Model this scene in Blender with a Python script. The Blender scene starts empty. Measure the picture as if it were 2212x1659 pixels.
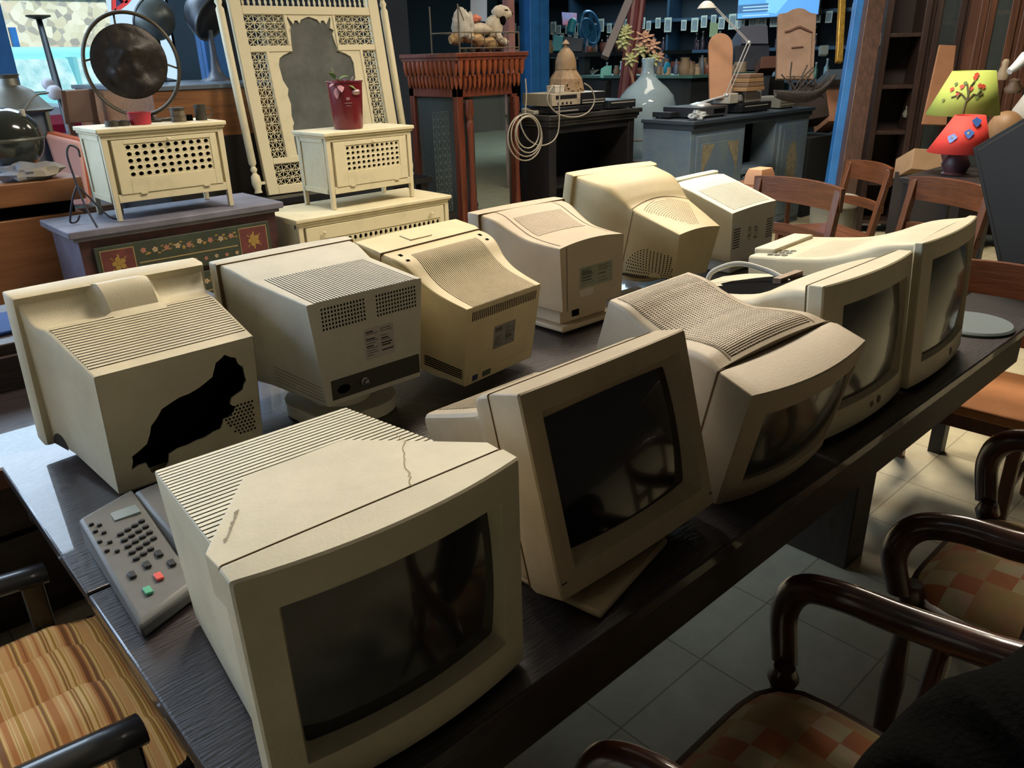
import bpy, bmesh, math, random
from math import sin, cos, pi, sqrt, radians
from mathutils import Vector, Matrix, noise
random.seed(7)
COL = bpy.context.scene.collection
# ------------------------------------------------------------------ camera
EYE = Vector((0, 0, 1.55)); FPX = 1682.1
_p, _r, _y = .398, -.0264, .7375
_T = Matrix(((cos(_y), sin(_y), 0), (-sin(_y), cos(_y), 0), (0, 0, 1)))
_f = Vector((0, cos(_p), -sin(_p))); _rr = Vector((1, 0, 0)); _u = Vector((0, sin(_p), cos(_p)))
CW = _T @ _f
CR = _T @ (_rr * cos(_r) + _u * sin(_r)); CU = _T @ (_u * cos(_r) - _rr * sin(_r))
cam = bpy.data.objects.new('camera', bpy.data.cameras.new('camera')); COL.objects.link(cam)
cam.data.sensor_width = 36; cam.data.lens = FPX / 2212 * 36; cam.data.clip_end = 200; cam.data.clip_start = .02
cam.matrix_world = Matrix((( CR.x, CU.x, -CW.x, EYE.x), (CR.y, CU.y, -CW.y, EYE.y), (CR.z, CU.z, -CW.z, EYE.z), (0, 0, 0, 1)))
bpy.context.scene.camera = cam
def ray(px, py): return CW * FPX + CR * (px - 1106) - CU * (py - 829.5)
def atz(px, py, z):
    d = ray(px, py); return EYE + d * ((z - EYE.z) / d.z)
def aty(px, py, y):
    d = ray(px, py); return EYE + d * (y / d.y)
def atx(px, py, x):
    d = ray(px, py); return EYE + d * (x / d.x)
def atd(px, py, dep): return EYE + ray(px, py) * (dep / FPX)
# ------------------------------------------------------------------ materials
def srgb(c):
    if isinstance(c, str): c = [int(c[i:i + 2], 16) / 255 for i in (0, 2, 4)]
    return tuple((x / 12.92 if x <= .04045 else ((x + .055) / 1.055) ** 2.4) for x in c) + (1,)
MATS = {}
def mat(key, col, rough=.55, metal=0, spec=.5, var=0, vscale=6, col2=None, bump=0, bscale=60, stretch=None, trans=0, emit=None, estr=0, ior=1.45, coat=0, alpha=1, thr=(.35, .65)):
    if key in MATS: return MATS[key]
    m = bpy.data.materials.new(key); m.use_nodes = True; nt = m.node_tree; b = nt.nodes['Principled BSDF']
    c = srgb(col); b.inputs['Base Color'].default_value = c
    b.inputs['Roughness'].default_value = rough; b.inputs['Metallic'].default_value = metal
    b.inputs['Specular IOR Level'].default_value = spec; b.inputs['IOR'].default_value = ior
    b.inputs['Transmission Weight'].default_value = trans; b.inputs['Coat Weight'].default_value = coat; b.inputs['Alpha'].default_value = alpha
    if emit: b.inputs['Emission Color'].default_value = srgb(emit); b.inputs['Emission Strength'].default_value = estr
    if var or bump or col2:
        tc = nt.nodes.new('ShaderNodeTexCoord'); mp = nt.nodes.new('ShaderNodeMapping')
        nt.links.new(tc.outputs['Object'], mp.inputs['Vector'])
        if stretch: mp.inputs['Scale'].default_value = stretch
    if var or col2:
        n = nt.nodes.new('ShaderNodeTexNoise'); n.inputs['Scale'].default_value = vscale; n.inputs['Detail'].default_value = 6; n.inputs['Roughness'].default_value = .62
        nt.links.new(mp.outputs['Vector'], n.inputs['Vector'])
        rp = nt.nodes.new('ShaderNodeValToRGB'); rp.color_ramp.elements[0].position = thr[0]; rp.color_ramp.elements[1].position = thr[1]
        if col2: c2 = srgb(col2)
        else: c2 = tuple(x * (1 - var) for x in c[:3]) + (1,)
        rp.color_ramp.elements[0].color = c2; rp.color_ramp.elements[1].color = c
        nt.links.new(n.outputs['Fac'], rp.inputs['Fac']); nt.links.new(rp.outputs['Color'], b.inputs['Base Color'])
    if bump:
        n2 = nt.nodes.new('ShaderNodeTexNoise'); n2.inputs['Scale'].default_value = bscale; n2.inputs['Detail'].default_value = 4
        nt.links.new(mp.outputs['Vector'], n2.inputs['Vector'])
        bp = nt.nodes.new('ShaderNodeBump'); bp.inputs['Strength'].default_value = bump; bp.inputs['Distance'].default_value = .01
        nt.links.new(n2.outputs['Fac'], bp.inputs['Height']); nt.links.new(bp.outputs['Normal'], b.inputs['Normal'])
    MATS[key] = m; return m
def wood(key, c1, c2, rough=.45, axis='x', scale=3, coat=.1, bump=.15):
    st = {'x': (1, 14, 14), 'y': (14, 1, 14), 'z': (14, 14, 1)}[axis]
    return mat(key, c1, rough=rough, col2=c2, vscale=scale, stretch=st, bump=bump, bscale=8, coat=coat, thr=(.3, .7))
# ------------------------------------------------------------------ mesh builder
class MB:
    def __init__(s): s.v = []; s.f = []; s.m = []; s.M = None
    def tr(s, M): s.M = M; return s
    def vert(s, p):
        p = Vector(p); s.v.append(tuple(s.M @ p) if s.M else tuple(p)); return len(s.v) - 1
    def face(s, ids, m=0): s.f.append(tuple(ids)); s.m.append(m)
    def box(s, x0, x1, y0, y1, z0, z1, m=0):
        i = [s.vert((x, y, z)) for z in (z0, z1) for y in (y0, y1) for x in (x0, x1)]
        for q in ((0, 2, 3, 1), (4, 5, 7, 6), (0, 1, 5, 4), (2, 6, 7, 3), (0, 4, 6, 2), (1, 3, 7, 5)): s.face([i[k] for k in q], m)
        return s
    def hexa(s, P, m=0):      # 8 points: bottom 4 ccw, top 4 ccw
        i = [s.vert(p) for p in P]
        for q in ((3, 2, 1, 0), (4, 5, 6, 7), (0, 1, 5, 4), (1, 2, 6, 5), (2, 3, 7, 6), (3, 0, 4, 7)): s.face([i[k] for k in q], m)
        return s
    def beam(s, a, b, w, h=None, up=(0, 0, 1), m=0):   # rectangular bar from a to b
        a, b = Vector(a), Vector(b); h = h or w; d = (b - a).normalized(); up = Vector(up)
        if abs(d.dot(up)) > .98: up = Vector((1, 0, 0))
        x = d.cross(up).normalized() * w / 2; y = x.cross(d).normalized() * h / 2
        return s.hexa([a - x - y, a + x - y, b + x - y, b - x - y, a - x + y, a + x + y, b + x + y, b - x + y], m)
    def loft(s, rings, cap0=True, cap1=True, m=0, closed=True):
        ids = [[s.vert(p) for p in r] for r in rings]; n = len(ids[0])
        for a, b in zip(ids, ids[1:]):
            for k in range(n if closed else n - 1):
                j = (k + 1) % n; s.face((a[k], a[j], b[j], b[k]), m)
        if cap0: s.face(ids[0][::-1], m)
        if cap1: s.face(ids[-1], m)
        return s
    def tube(s, pts, r, n=8, m=0, caps=True, flat=None):
        pts = [Vector(p) for p in pts]; R = r if isinstance(r, (list, tuple)) else [r] * len(pts); rings = []; up = None
        for i, p in enumerate(pts):
            d = (pts[min(i + 1, len(pts) - 1)] - pts[max(i - 1, 0)]).normalized()
            if up is None: up = Vector((0, 0, 1)) if abs(d.z) < .9 else Vector((1, 0, 0))
            x = d.cross(up).normalized(); up = x.cross(d).normalized()
            fx, fy = (flat or (1, 1))
            rings.append([p + (x * cos(2 * pi * k / n) * fx + up * sin(2 * pi * k / n) * fy) * R[i] for k in range(n)])
        return s.loft(rings, caps, caps, m)
    def lathe(s, prof, n=24, c=(0, 0, 0), m=0, caps=True, sx=1, sy=1):
        return s.loft([[(c[0] + r * cos(2 * pi * k / n) * sx, c[1] + r * sin(2 * pi * k / n) * sy, c[2] + z) for k in range(n)] for r, z in prof], caps, caps, m)
    def grid(s, fn, nu, nv, m=0):
        ids = [[s.vert(fn(i / nu, j / nv)) for j in range(nv + 1)] for i in range(nu + 1)]
        for i in range(nu):
            for j in range(nv): s.face((ids[i][j], ids[i + 1][j], ids[i + 1][j + 1], ids[i][j + 1]), m)
        return s
    def poly(s, pts, m=0): s.face([s.vert(p) for p in pts], m); return s
    def blob(s, c, r, n=10, m=0, amp=0, seed=0):
        c = Vector(c); r = r if isinstance(r, (tuple, list)) else (r, r, r); rings = []
        for i in range(1, n):
            a = pi * i / n; ring = []
            for k in range(n * 2):
                d = Vector((sin(a) * cos(pi * k / n), sin(a) * sin(pi * k / n), -cos(a)))
                q = 1 + (amp * noise.noise(d * 2.2 + Vector((seed, seed * 2, 0))) if amp else 0)
                ring.append(c + Vector((d.x * r[0], d.y * r[1], d.z * r[2])) * q)
            rings.append(ring)
        return s.loft(rings, True, True, m)
    def build(s, name, mats, parent=None, smooth=35, bevel=0, bseg=2, mods=None):
        me = bpy.data.meshes.new(name); me.from_pydata(s.v, [], s.f); me.update()
        if not isinstance(mats, (list, tuple)): mats = [mats]
        for x in mats: me.materials.append(x)
        if len(mats) > 1: me.polygons.foreach_set('material_index', s.m)
        bm = bmesh.new(); bm.from_mesh(me); bmesh.ops.recalc_face_normals(bm, faces=bm.faces); bm.to_mesh(me); bm.free()
        if smooth:
            me.polygons.foreach_set('use_smooth', [True] * len(me.polygons)); me.set_sharp_from_angle(angle=radians(smooth))
        o = bpy.data.objects.new(name, me); COL.objects.link(o)
        if parent: o.parent = parent
        if bevel:
            b = o.modifiers.new('bevel', 'BEVEL'); b.width = bevel; b.segments = bseg; b.limit_method = 'ANGLE'; b.angle_limit = radians(40)
        return o
def cutmesh(loops, thick, M=None, bevel=0):
    """flat plate in local x/z with holes (loops of (x,z)), thickness along y"""
    cu = bpy.data.curves.new('plate', 'CURVE'); cu.dimensions = '2D'; cu.fill_mode = 'BOTH'; cu.extrude = thick / 2; cu.bevel_depth = bevel
    for lp in loops:
        sp = cu.splines.new('POLY'); sp.points.add(len(lp) - 1)
        for p, q in zip(sp.points, lp): p.co = (q[0], q[1], 0, 1)
        sp.use_cyclic_u = True
    o = bpy.data.objects.new('plate', cu); COL.objects.link(o)
    dg = bpy.context.evaluated_depsgraph_get(); me = bpy.data.meshes.new_from_object(o.evaluated_get(dg))
    bpy.data.objects.remove(o); bpy.data.curves.remove(cu)
    mb = MB(); mb.tr(M)
    ids = [mb.vert((v.co.x, -v.co.z, v.co.y)) for v in me.vertices]
    for p in me.polygons: mb.face([ids[k] for k in p.vertices])
    bpy.data.meshes.remove(me); mb.M = None
    return mb
def textmesh(txt, size, thick=.001, M=None):
    cu = bpy.data.curves.new('text', 'FONT'); cu.body = txt; cu.size = size; cu.extrude = thick / 2; cu.align_x = 'CENTER'; cu.align_y = 'CENTER'
    o = bpy.data.objects.new('text', cu); COL.objects.link(o)
    dg = bpy.context.evaluated_depsgraph_get(); me = bpy.data.meshes.new_from_object(o.evaluated_get(dg))
    bpy.data.objects.remove(o); bpy.data.curves.remove(cu); mb = MB(); mb.tr(M)
    ids = [mb.vert((v.co.x, -v.co.z, v.co.y)) for v in me.vertices]
    for p in me.polygons: mb.face([ids[k] for k in p.vertices])
    mb.M = None; return mb
# ------------------------------------------------------------------ things
def tag(o, label, cat, group=None, kind=None):
    o['label'] = label; o['category'] = cat
    if group: o['group'] = group
    if kind: o['kind'] = kind
    return o
def thing(name, label, cat, loc=(0, 0, 0), rot=(0, 0, 0), group=None):
    o = bpy.data.objects.new(name, None); COL.objects.link(o); o.empty_display_size = .05
    o.location = loc; o.rotation_euler = rot
    return tag(o, label, cat, group)
def struct(name, mb, m, **k):
    o = mb.build(name, m, **k); o['kind'] = 'structure'; return o
def kids(o): return [c for c in bpy.data.objects if c.parent == o]
def dup(root, loc, rot=None, label=None, scale=None):
    ch = {}
    for o in bpy.data.objects:
        if o.parent: ch.setdefault(o.parent, []).append(o)
    def cp(o, par):
        c = o.copy(); COL.objects.link(c); c.parent = par
        for k in ch.get(o, []): cp(k, c)
        return c
    c = cp(root, None); c.location = loc
    if rot is not None: c.rotation_euler = rot
    if label: c['label'] = label
    if scale: c.scale = (scale,) * 3
    return c
def lerp(a, b, t): return a + (b - a) * t
def sstep(a, b, x):
    t = max(0, min(1, (x - a) / (b - a))); return t * t * (3 - 2 * t)
def bez(P, n=16):
    """Catmull-Rom through P"""
    P = [Vector(p) for p in P]; Q = [P[0] * 2 - P[1]] + P + [P[-1] * 2 - P[-2]]; out = []
    for i in range(1, len(Q) - 2):
        for k in range(n):
            t = k / n; a, b, c, d = Q[i - 1:i + 3]
            out.append(.5 * ((2 * b) + (c - a) * t + (2 * a - 5 * b + 4 * c - d) * t * t + (3 * b - a - 3 * c + d) * t ** 3))
    return out + [P[-1]]
# ------------------------------------------------------------------ plastics
def plastic(key, col, var=.16): return mat(key, col, rough=.5, var=var, vscale=7, bump=.06, bscale=220)
P1 = plastic('plastic_sand', 'cfc5a8'); P2 = plastic('plastic_grey_beige', 'c8c4b4'); P3 = plastic('plastic_yellowed', 'd8c79c')
P4 = plastic('plastic_taupe', 'baa98f', .12); P5 = plastic('plastic_honey', 'c6b58c'); P6 = plastic('plastic_pale', 'd3d1c3', .1)
P7 = plastic('plastic_cream', 'dbd1b4'); P8 = plastic('plastic_brown_beige', 'b7a588', .2)
DARK = mat('inside_dark', '080707', rough=.95, spec=.05); SEAM = mat('seam_brown', '6e5a40', rough=.8)
LABEL = mat('paper_label', 'b9b3ad', rough=.7, var=.15, vscale=30); INK = mat('ink_dark', '35302f', rough=.8)
METAL = mat('steel', '9a9a98', rough=.3, metal=1)
def glassmat(key, col, rough=.12): return mat(key, col, rough=rough, spec=.6, var=.5, vscale=3, coat=.35)
G1 = glassmat('tube_glass_grey', '2c2c2b'); G2 = glassmat('tube_glass_black', '15151b'); G3 = glassmat('tube_glass_olive', '45473f', .2)
# ------------------------------------------------------------------ monitors
def rring(hw, z0, z1, r, y, inset=(0, 0, 0, 0), yfn=None, nt=12, ns=6):
    """rounded rectangle ring in x/z at depth y; inset l r t b"""
    x0, x1, a, b = -hw + inset[0], hw - inset[1], z0 + inset[3], z1 - inset[2]; r = max(r, .0008); P = []
    def arc(cx, cz, s):
        for k in range(4): t = s + pi / 2 * k / 3; P.append((cx + r * cos(t), cz + r * sin(t)))
    for k in range(1, nt): P.append((lerp(x0 + r, x1 - r, k / nt), a))
    arc(x1 - r, a + r, -pi / 2)
    for k in range(1, ns): P.append((x1, lerp(a + r, b - r, k / ns)))
    arc(x1 - r, b - r, 0)
    for k in range(1, nt): P.append((lerp(x1 - r, x0 + r, k / nt), b))
    arc(x0 + r, b - r, pi / 2)
    for k in range(1, ns): P.append((x0, lerp(b - r, a + r, k / ns)))
    arc(x0 + r, a + r, pi)
    return [(x, y + (yfn(x, z) if yfn else 0), z) for x, z in P]
class Shell:
    """stations: (y, hw_top, hw_bottom, z0, z1, crown, r); smooth -> Catmull between stations"""
    def __init__(s, st, smooth=True, n=6, toff=None, crown_p=2):
        s.st = st; s.smooth = smooth; s.n = n; s.toff = toff; s.cp = crown_p
    def at(s, y):
        S = s.st
        if y <= S[0][0]: return S[0][1:]
        if y >= S[-1][0]: return S[-1][1:]
        for i in range(len(S) - 1):
            if S[i][0] <= y <= S[i + 1][0]: break
        t = (y - S[i][0]) / max(1e-9, S[i + 1][0] - S[i][0])
        if not s.smooth: return tuple(lerp(a, b, t) for a, b in zip(S[i][1:], S[i + 1][1:]))
        def tan(k, j):
            if k == 0: return (S[1][j] - S[0][j]) / (S[1][0] - S[0][0])
            if k == len(S) - 1: return (S[-1][j] - S[-2][j]) / (S[-1][0] - S[-2][0])
            return (S[k + 1][j] - S[k - 1][j]) / (S[k + 1][0] - S[k - 1][0])
        h = S[i + 1][0] - S[i][0]; o = []
        for j in range(1, 7):
            a, b = S[i][j], S[i + 1][j]; ma, mb_ = tan(i, j) * h, tan(i + 1, j) * h
            o.append((2 * t ** 3 - 3 * t * t + 1) * a + (t ** 3 - 2 * t * t + t) * ma + (-2 * t ** 3 + 3 * t * t) * b + (t ** 3 - t * t) * mb_)
        return tuple(o)
    def top(s, x, y):
        ht, hb, z0, z1, cr, r = s.at(y); return z1 + cr * (1 - min(1, abs(x / ht)) ** s.cp) + (s.toff(x, y) if s.toff else 0)
    def ring(s, y, nt=24):
        ht, hb, z0, z1, cr, r = s.at(y); R = rring(ht, z0, z1, r, y, nt=nt); out = []
        for x, yy, z in R:
            t = max(0, (z - z0) / (z1 - z0)); xx = x * lerp(hb / ht, 1, t)
            zz = z + (cr * (1 - min(1, abs(x / ht)) ** s.cp) + (s.toff(x, y) if s.toff else 0)) * t ** 6
            out.append((xx, yy, zz))
        return out
    def ys(s):
        out = []
        for a, b in zip(s.st, s.st[1:]):
            k = s.n if (s.smooth or s.toff) else 1
            out += [lerp(a[0], b[0], i / k) for i in range(k)]
        return out + [s.st[-1][0]]
    def mesh(s, cap=True, m=0): return MB().loft([s.ring(y) for y in s.ys()], True, cap, m)
    def side(s, sg, y, t):
        ht, hb, z0, z1, cr, r = s.at(y); return Vector((sg * lerp(hb, ht, t), y, lerp(z0, z1, t)))
def normal(fn, a, b, e=1e-3):
    p = Vector(fn(a, b)); return (Vector(fn(a + e, b)) - p).cross(Vector(fn(a, b + e)) - p).normalized()
def slats(fn, u0, u1, v0, v1, n, along='u', duty=.55, h=.0011, seg=14, sgn=1, ulim=None, back=True, cross=0):
    """ribs over a dark backing on surface fn(u,v); along = direction the ribs run. ulim(v)->(u0,u1)"""
    mb = MB()
    def lim(v): return ulim(v) if ulim else (u0, u1)
    def P(u, v, k):
        return Vector(fn(u, v)) + normal(fn, u, v) * (k * sgn)
    if back:
        def g(a, b):
            v = lerp(v0, v1, b); l = lim(v); return P(lerp(l[0], l[1], a), v, .0005)
        mb.grid(g, 14, 20, 1)
    def rib(pts):
        ring = []
        for a, b in pts: ring.append([P(*a, -.0006), P(*a, h), P(*b, h), P(*b, -.0006)])
        mb.loft(ring, True, True, 0)
    if along == 'u':
        st = (v1 - v0) / n
        for i in range(n):
            c = v0 + st * (i + .5); l = lim(c); w = st * duty / 2
            rib([((lerp(l[0], l[1], k / seg), c - w), (lerp(l[0], l[1], k / seg), c + w)) for k in range(seg + 1)])
    else:
        st = (u1 - u0) / n
        for i in range(n):
            c = u0 + st * (i + .5); w = st * duty / 2
            rib([((c - w, lerp(v0, v1, k / seg)), (c + w, lerp(v0, v1, k / seg))) for k in range(seg + 1)])
    if cross:
        for i in range(cross):
            c = u0 + (u1 - u0) * (i + .5) / cross; w = (u1 - u0) / cross * .18
            pts = [((c - w, lerp(v0, v1, k / seg)), (c + w, lerp(v0, v1, k / seg))) for k in range(seg + 1)]
            ring = [[P(*a, -.0006), P(*a, h * .8), P(*b, h * .8), P(*b, -.0006)] for a, b in pts]
            mb.loft(ring, True, True, 0)
    return mb
def holes(fn, pts, r, sgn=1, n=6, lift=.0005, ry=None):
    mb = MB()
    for u, v in pts:
        p = Vector(fn(u, v)); nn = normal(fn, u, v) * sgn
        a = (Vector(fn(u + 1e-3, v)) - p).normalized(); b = nn.cross(a)
        mb.poly([p + nn * lift + a * r * cos(2 * pi * k / n) + b * (ry or r) * sin(2 * pi * k / n) for k in range(n)])
    return mb
def bars(fn, segs, w, sgn=1, lift=.0006):
    """thin lines on a surface: segs = [(u,v,u2,v2)]"""
    mb = MB()
    for u, v, u2, v2 in segs:
        a, b = Vector(fn(u, v)), Vector(fn(u2, v2)); nn = normal(fn, u, v) * sgn; d = (b - a).normalized(); s = nn.cross(d) * w / 2
        mb.poly([a - s + nn * lift, b - s + nn * lift, b + s + nn * lift, a + s + nn * lift])
    return mb
def label_on(name, fn, u0, u1, v0, v1, parent, flip, mb_x, m=None, seed=1, sgn=1):
    rnd = random.Random(seed); mb = MB()
    def q(u, v, l): return Vector(fn(u, v)) + normal(fn, u, v) * l * sgn
    mb.poly([mb_x(q(u0, v0, .0005)), mb_x(q(u1, v0, .0005)), mb_x(q(u1, v1, .0005)), mb_x(q(u0, v1, .0005))], 0)
    w, h = u1 - u0, v1 - v0
    for col in (0, 1):
        z = v1 - h * .1
        while z > v0 + h * .12:
            l = rnd.uniform(.2, .4) * w; a = u0 + w * (.06 + .5 * col); t = h * rnd.choice((.018, .02, .045))
            if rnd.random() < .8: mb.poly([mb_x(q(a, z, .0008)), mb_x(q(a + l, z, .0008)), mb_x(q(a + l, z - t, .0008)), mb_x(q(a, z - t, .0008))], 1)
            z -= h * .075
    return mb.build(name, [m or LABEL, INK], parent, smooth=0)
def xform(mb, fx):
    mb.v = [tuple(fx(v)) for v in mb.v]; return mb
def monitor(label, loc, ypr, W, H, d1, bulge, inset, rec, shell, body, glass, back=False, D=None, rim=.004, k=1, name='crt_monitor', zlow=0, bezmat=None, cap=True, seam=.0012, slope=.010):
    """canonical: front face y=0 looking to -y; back=True turns it round so that the rear is at y=0"""
    o = thing(name, label, 'monitor', tuple(EYE + (Vector(loc) - EYE) * k)); o.scale = (k, k, k)
    yaw, tilt, roll = ypr
    o.rotation_mode = 'YXZ'
    M = Matrix.Rotation(yaw, 3, 'Z') @ Matrix.Rotation(tilt, 3, 'X') @ Matrix.Rotation(roll, 3, 'Y')
    o.rotation_mode = 'XYZ'; o.rotation_euler = M.to_euler('XYZ')
    fx = (lambda v: Vector((-v[0], D - v[1], v[2]))) if back else (lambda v: Vector(v))
    hw = W / 2
    yf = lambda x, z: -bulge * (1 - min(1, abs(x) / hw) ** 2)
    yb = lambda x, z: 0
    il, ir, it, ib = inset
    R = [rring(hw - .004, zlow + .004, H - .004, rim, d1), rring(hw, zlow, H, rim, d1 * .8), rring(hw, zlow, H, rim, .003, yfn=yf), rring(hw, zlow, H, rim, 0, (.0025,) * 4, yf),
         rring(hw, zlow, H, .003, 0, inset, yf), rring(hw, zlow, H, .003, .002, tuple(q + .001 for q in inset), yf), rring(hw, zlow, H, .006, rec, tuple(q + slope for q in inset), lambda x, z: yf(x, z) * .6)]
    xform(MB().loft(R, True, False), fx).build('bezel', bezmat or body, o, smooth=28)
    if seam: xform(MB().loft([rring(hw - .002, zlow + .002, H - .002, rim, d1 + seam), rring(hw - .002, zlow + .002, H - .002, rim, d1 - seam)], True, True), fx).build('seam', SEAM, o)
    x0, x1, a, b = -hw + il, hw - ir, zlow + ib, H - it
    cx, cz, sx, sz = (x0 + x1) / 2, (a + b) / 2, (x1 - x0) / 2 - .004, (b - a) / 2 - .004
    def scr(s, t):
        x, z = cx + sx * (2 * s - 1), cz + sz * (2 * t - 1)
        return (x, rec - .001 + yf(x, z) * .6 - .016 * (1 - (2 * s - 1) ** 2 * .55 - (2 * t - 1) ** 2 * .45), z)
    xform(MB().grid(scr, 20, 16), fx).build('screen', glass, o)
    if shell: xform(shell.mesh(cap), fx).build('rear_housing', body, o, smooth=30)
    return o, fx
TABLE_Z = .75
def on(o, mb, fx, name, m, **k): return xform(mb, fx).build(name, m, o, **k)
def standbase(o, fx, y0, y1, hw, z0, z1, m, r=.03):
    """foot plate and swivel neck under the housing (in thing space, z0 bottom)"""
    mb = MB().loft([rring(hw, 0, 1, r / 1, 0)[:0] or [(hw * cos(t) * (1 + .12 * abs(sin(2 * t))), (y0 + y1) / 2 + (y1 - y0) / 2 * sin(t) * (1 + .12 * abs(sin(2 * t))), z) for t in [2 * pi * k / 32 for k in range(32)]] for z in (z0, z0 + (z1 - z0) * .35)])
    mb.loft([[(hw * s * cos(t), (y0 + y1) / 2 + (y1 - y0) / 2 * s * sin(t), z) for t in [2 * pi * k / 32 for k in range(32)]] for s, z in ((.62, z0 + (z1 - z0) * .3), (.5, z0 + (z1 - z0) * .7), (.58, z1))])
    return xform(mb, fx).build('swivel_base', m, o)
B_ = True
# --- back row 1: sand coloured, ribbed slope, broken rear
D = .343
def toff(x, y):   # shallow scoops either side of a hump between bezel and ribs
    if y > .135 or y < .05: return 0
    t = (y - .05) / .085
    conc = -(.030 * sin(pi * t ** .7)); hump = .020 * sin(pi * t)
    m = sstep(-.075, -.058, x) * (1 - sstep(.045, .062, x))      # canonical x is mirrored
    return lerp(conc, hump, m)
sh = Shell([(.048, .196, .188, .006, .345, 0, .006), (.075, .187, .18, .004, .334, 0, .006), (.13, .176, .170, .003, .299, 0, .005), (.343, .1625, .160, 0, .2633, 0, .004)], smooth=False, n=7, toff=toff)
m, fx = monitor('sand-coloured CRT monitor turned away, with a jagged dark hole broken through its rear', (.4897, 1.5566, .7521), (.0454, .0857, .0142), .408, .347, .055, .006, (.035,) * 4, .02, sh, P1, G1, back=True, D=D, cap=False, seam=False)
top = lambda x, y: (x, y, sh.top(x, y))
on(m, slats(top, -.155, .155, .138, .315, 18, 'u', .68, ulim=lambda v: (-.168 + (v - .138) * .05, .168 - (v - .138) * .05)), fx, 'vent_grille', [P1, DARK])
hole = [(-.128, .045), (-.122, .075), (-.09, .092), (-.076, .128), (-.05, .158), (-.012, .172), (.03, .18), (.062, .196), (.073, .225), (.094, .238), (.118, .224), (.132, .198), (.136, .165), (.126, .146), (.098, .134), (.094, .121), (.108, .112), (.098, .098), (.074, .09), (.066, .07), (.03, .062), (-.01, .058), (-.05, .052), (-.062, .022), (-.09, .022), (-.098, .05)]
rj = random.Random(2); hole = [p for a, b in zip(hole, hole[1:] + hole[:1]) for p in (a, ((a[0] + b[0]) / 2 + rj.uniform(-.003, .003), (a[1] + b[1]) / 2 + rj.uniform(-.003, .003)))]
rear = cutmesh([[(-.160, .002), (.160, .002), (.1615, .262), (-.1615, .262)], hole], .004, Matrix.Translation((0, .003, 0)))
rear.build('rear_panel', P1, m, smooth=0)
MB().box(-.15, .15, .045, .06, .01, .25).build('dark_backing', DARK, m, smooth=0)  # dark slab set behind the hole for the shade inside
xform(holes(lambda x, z: (x, D, z), [(-.075 - .0085 * i + (.004 if j % 2 else 0), .045 + .0085 * j) for i in range(9) for j in range(9) if i + j * .6 > 3.2], .0028, sgn=-1), fx).build('vent_holes', DARK, m, smooth=0)
MB().hexa([(-.13, .05, -.003), (.13, .05, -.003), (.13, .29, -.0235), (-.13, .29, -.0235), (-.13, .05, .01), (.13, .05, .01), (.13, .29, .01), (-.13, .29, .01)]).build('foot', P1, m, bevel=.001)
on(m, MB().poly([sh.side(1, .082 + .026 * cos(a), max(0, .10 * sin(a))) + Vector((.001, 0, 0)) for a in [pi * k / 14 for k in range(15)]]), fx, 'side_arch_patch', mat('arch_dark', '2f2c28', rough=.9), smooth=0)  # flat dark patch standing in for the shade of the stand cavity
MB().tube(bez([(.02, -.01, .02), (.06, -.04, .002), (.12, -.03, -.002), (.15, .0, .0)], 8), .004).build('cable', DARK, m)
# --- back row 2: grey beige
D = .407
sh = Shell([(.036, .19, .186, -.012, .286, 0, .006), (.085, .186, .178, -.012, .283, 0, .006), (.17, .17, .16, -.008, .2640, 0, .006), (.407, .158, .135, .0, .2553, 0, .004)], smooth=False)
m, fx = monitor('grey-beige CRT monitor turned away, flat ribbed top, pale sticker and round socket on its rear', (.9394, 1.5329, .798), (.0011, .012, 0), .40, .2906, .04, .014, (.035,) * 4, .02, sh, P2, G1, back=True, D=D, zlow=-.02, k=.94)
top = lambda x, y: (x, y, sh.top(x, y)); rf = lambda x, z: (x, D, z)
on(m, slats(top, -.145, .138, .17, .4065, 34, 'v', .58, h=.0012, seg=2), fx, 'vent_grille', [P2, DARK])
for x0 in (-.135, .012): on(m, holes(rf, [(x0 + .0085 * i, .19 + .0095 * j) for i in range(14) for j in range(6)], .0026, sgn=-1, ry=.0034), fx, 'vent_holes', DARK, smooth=0)
label_on('sticker', rf, .02, -.065, .085, .165, m, 0, fx, seed=3, sgn=-1)
xform(MB().box(-.135, .12, D - .002, D + .0015, .012, .062), fx).build('socket_strip', mat('strip_dark', '3c3a33', rough=.6), m, bevel=.001)
xform(MB().lathe([(.011, 0), (.011, .004), (.006, .005), (.006, .014), (.0045, .015)], 16).tr(None), lambda v: fx((v[0] + .03, D + v[2], v[1] + .036))).build('coaxial_socket', METAL, m)
xform(MB().lathe([(.018, 0), (.018, .002)], 16), lambda v: fx((v[0] * 1 + .088, D + v[2], v[1] * .6 + .034))).build('power_socket', DARK, m)
on(m, bars(lambda y, t: sh.side(1, y, t), [(.20, .08 + .035 * k, .40, .05 + .035 * k) for k in range(5)], .0016, sgn=1), fx, 'side_vent', SEAM, smooth=0)
on(m, bars(lambda y, t: sh.side(-1, y, t), [(.20, .08 + .035 * k, .40, .05 + .035 * k) for k in range(5)], .0016, sgn=-1), fx, 'side_vent', SEAM, smooth=0)
standbase(m, fx, .10, .36, .13, -.098, -.004, P2)
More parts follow.
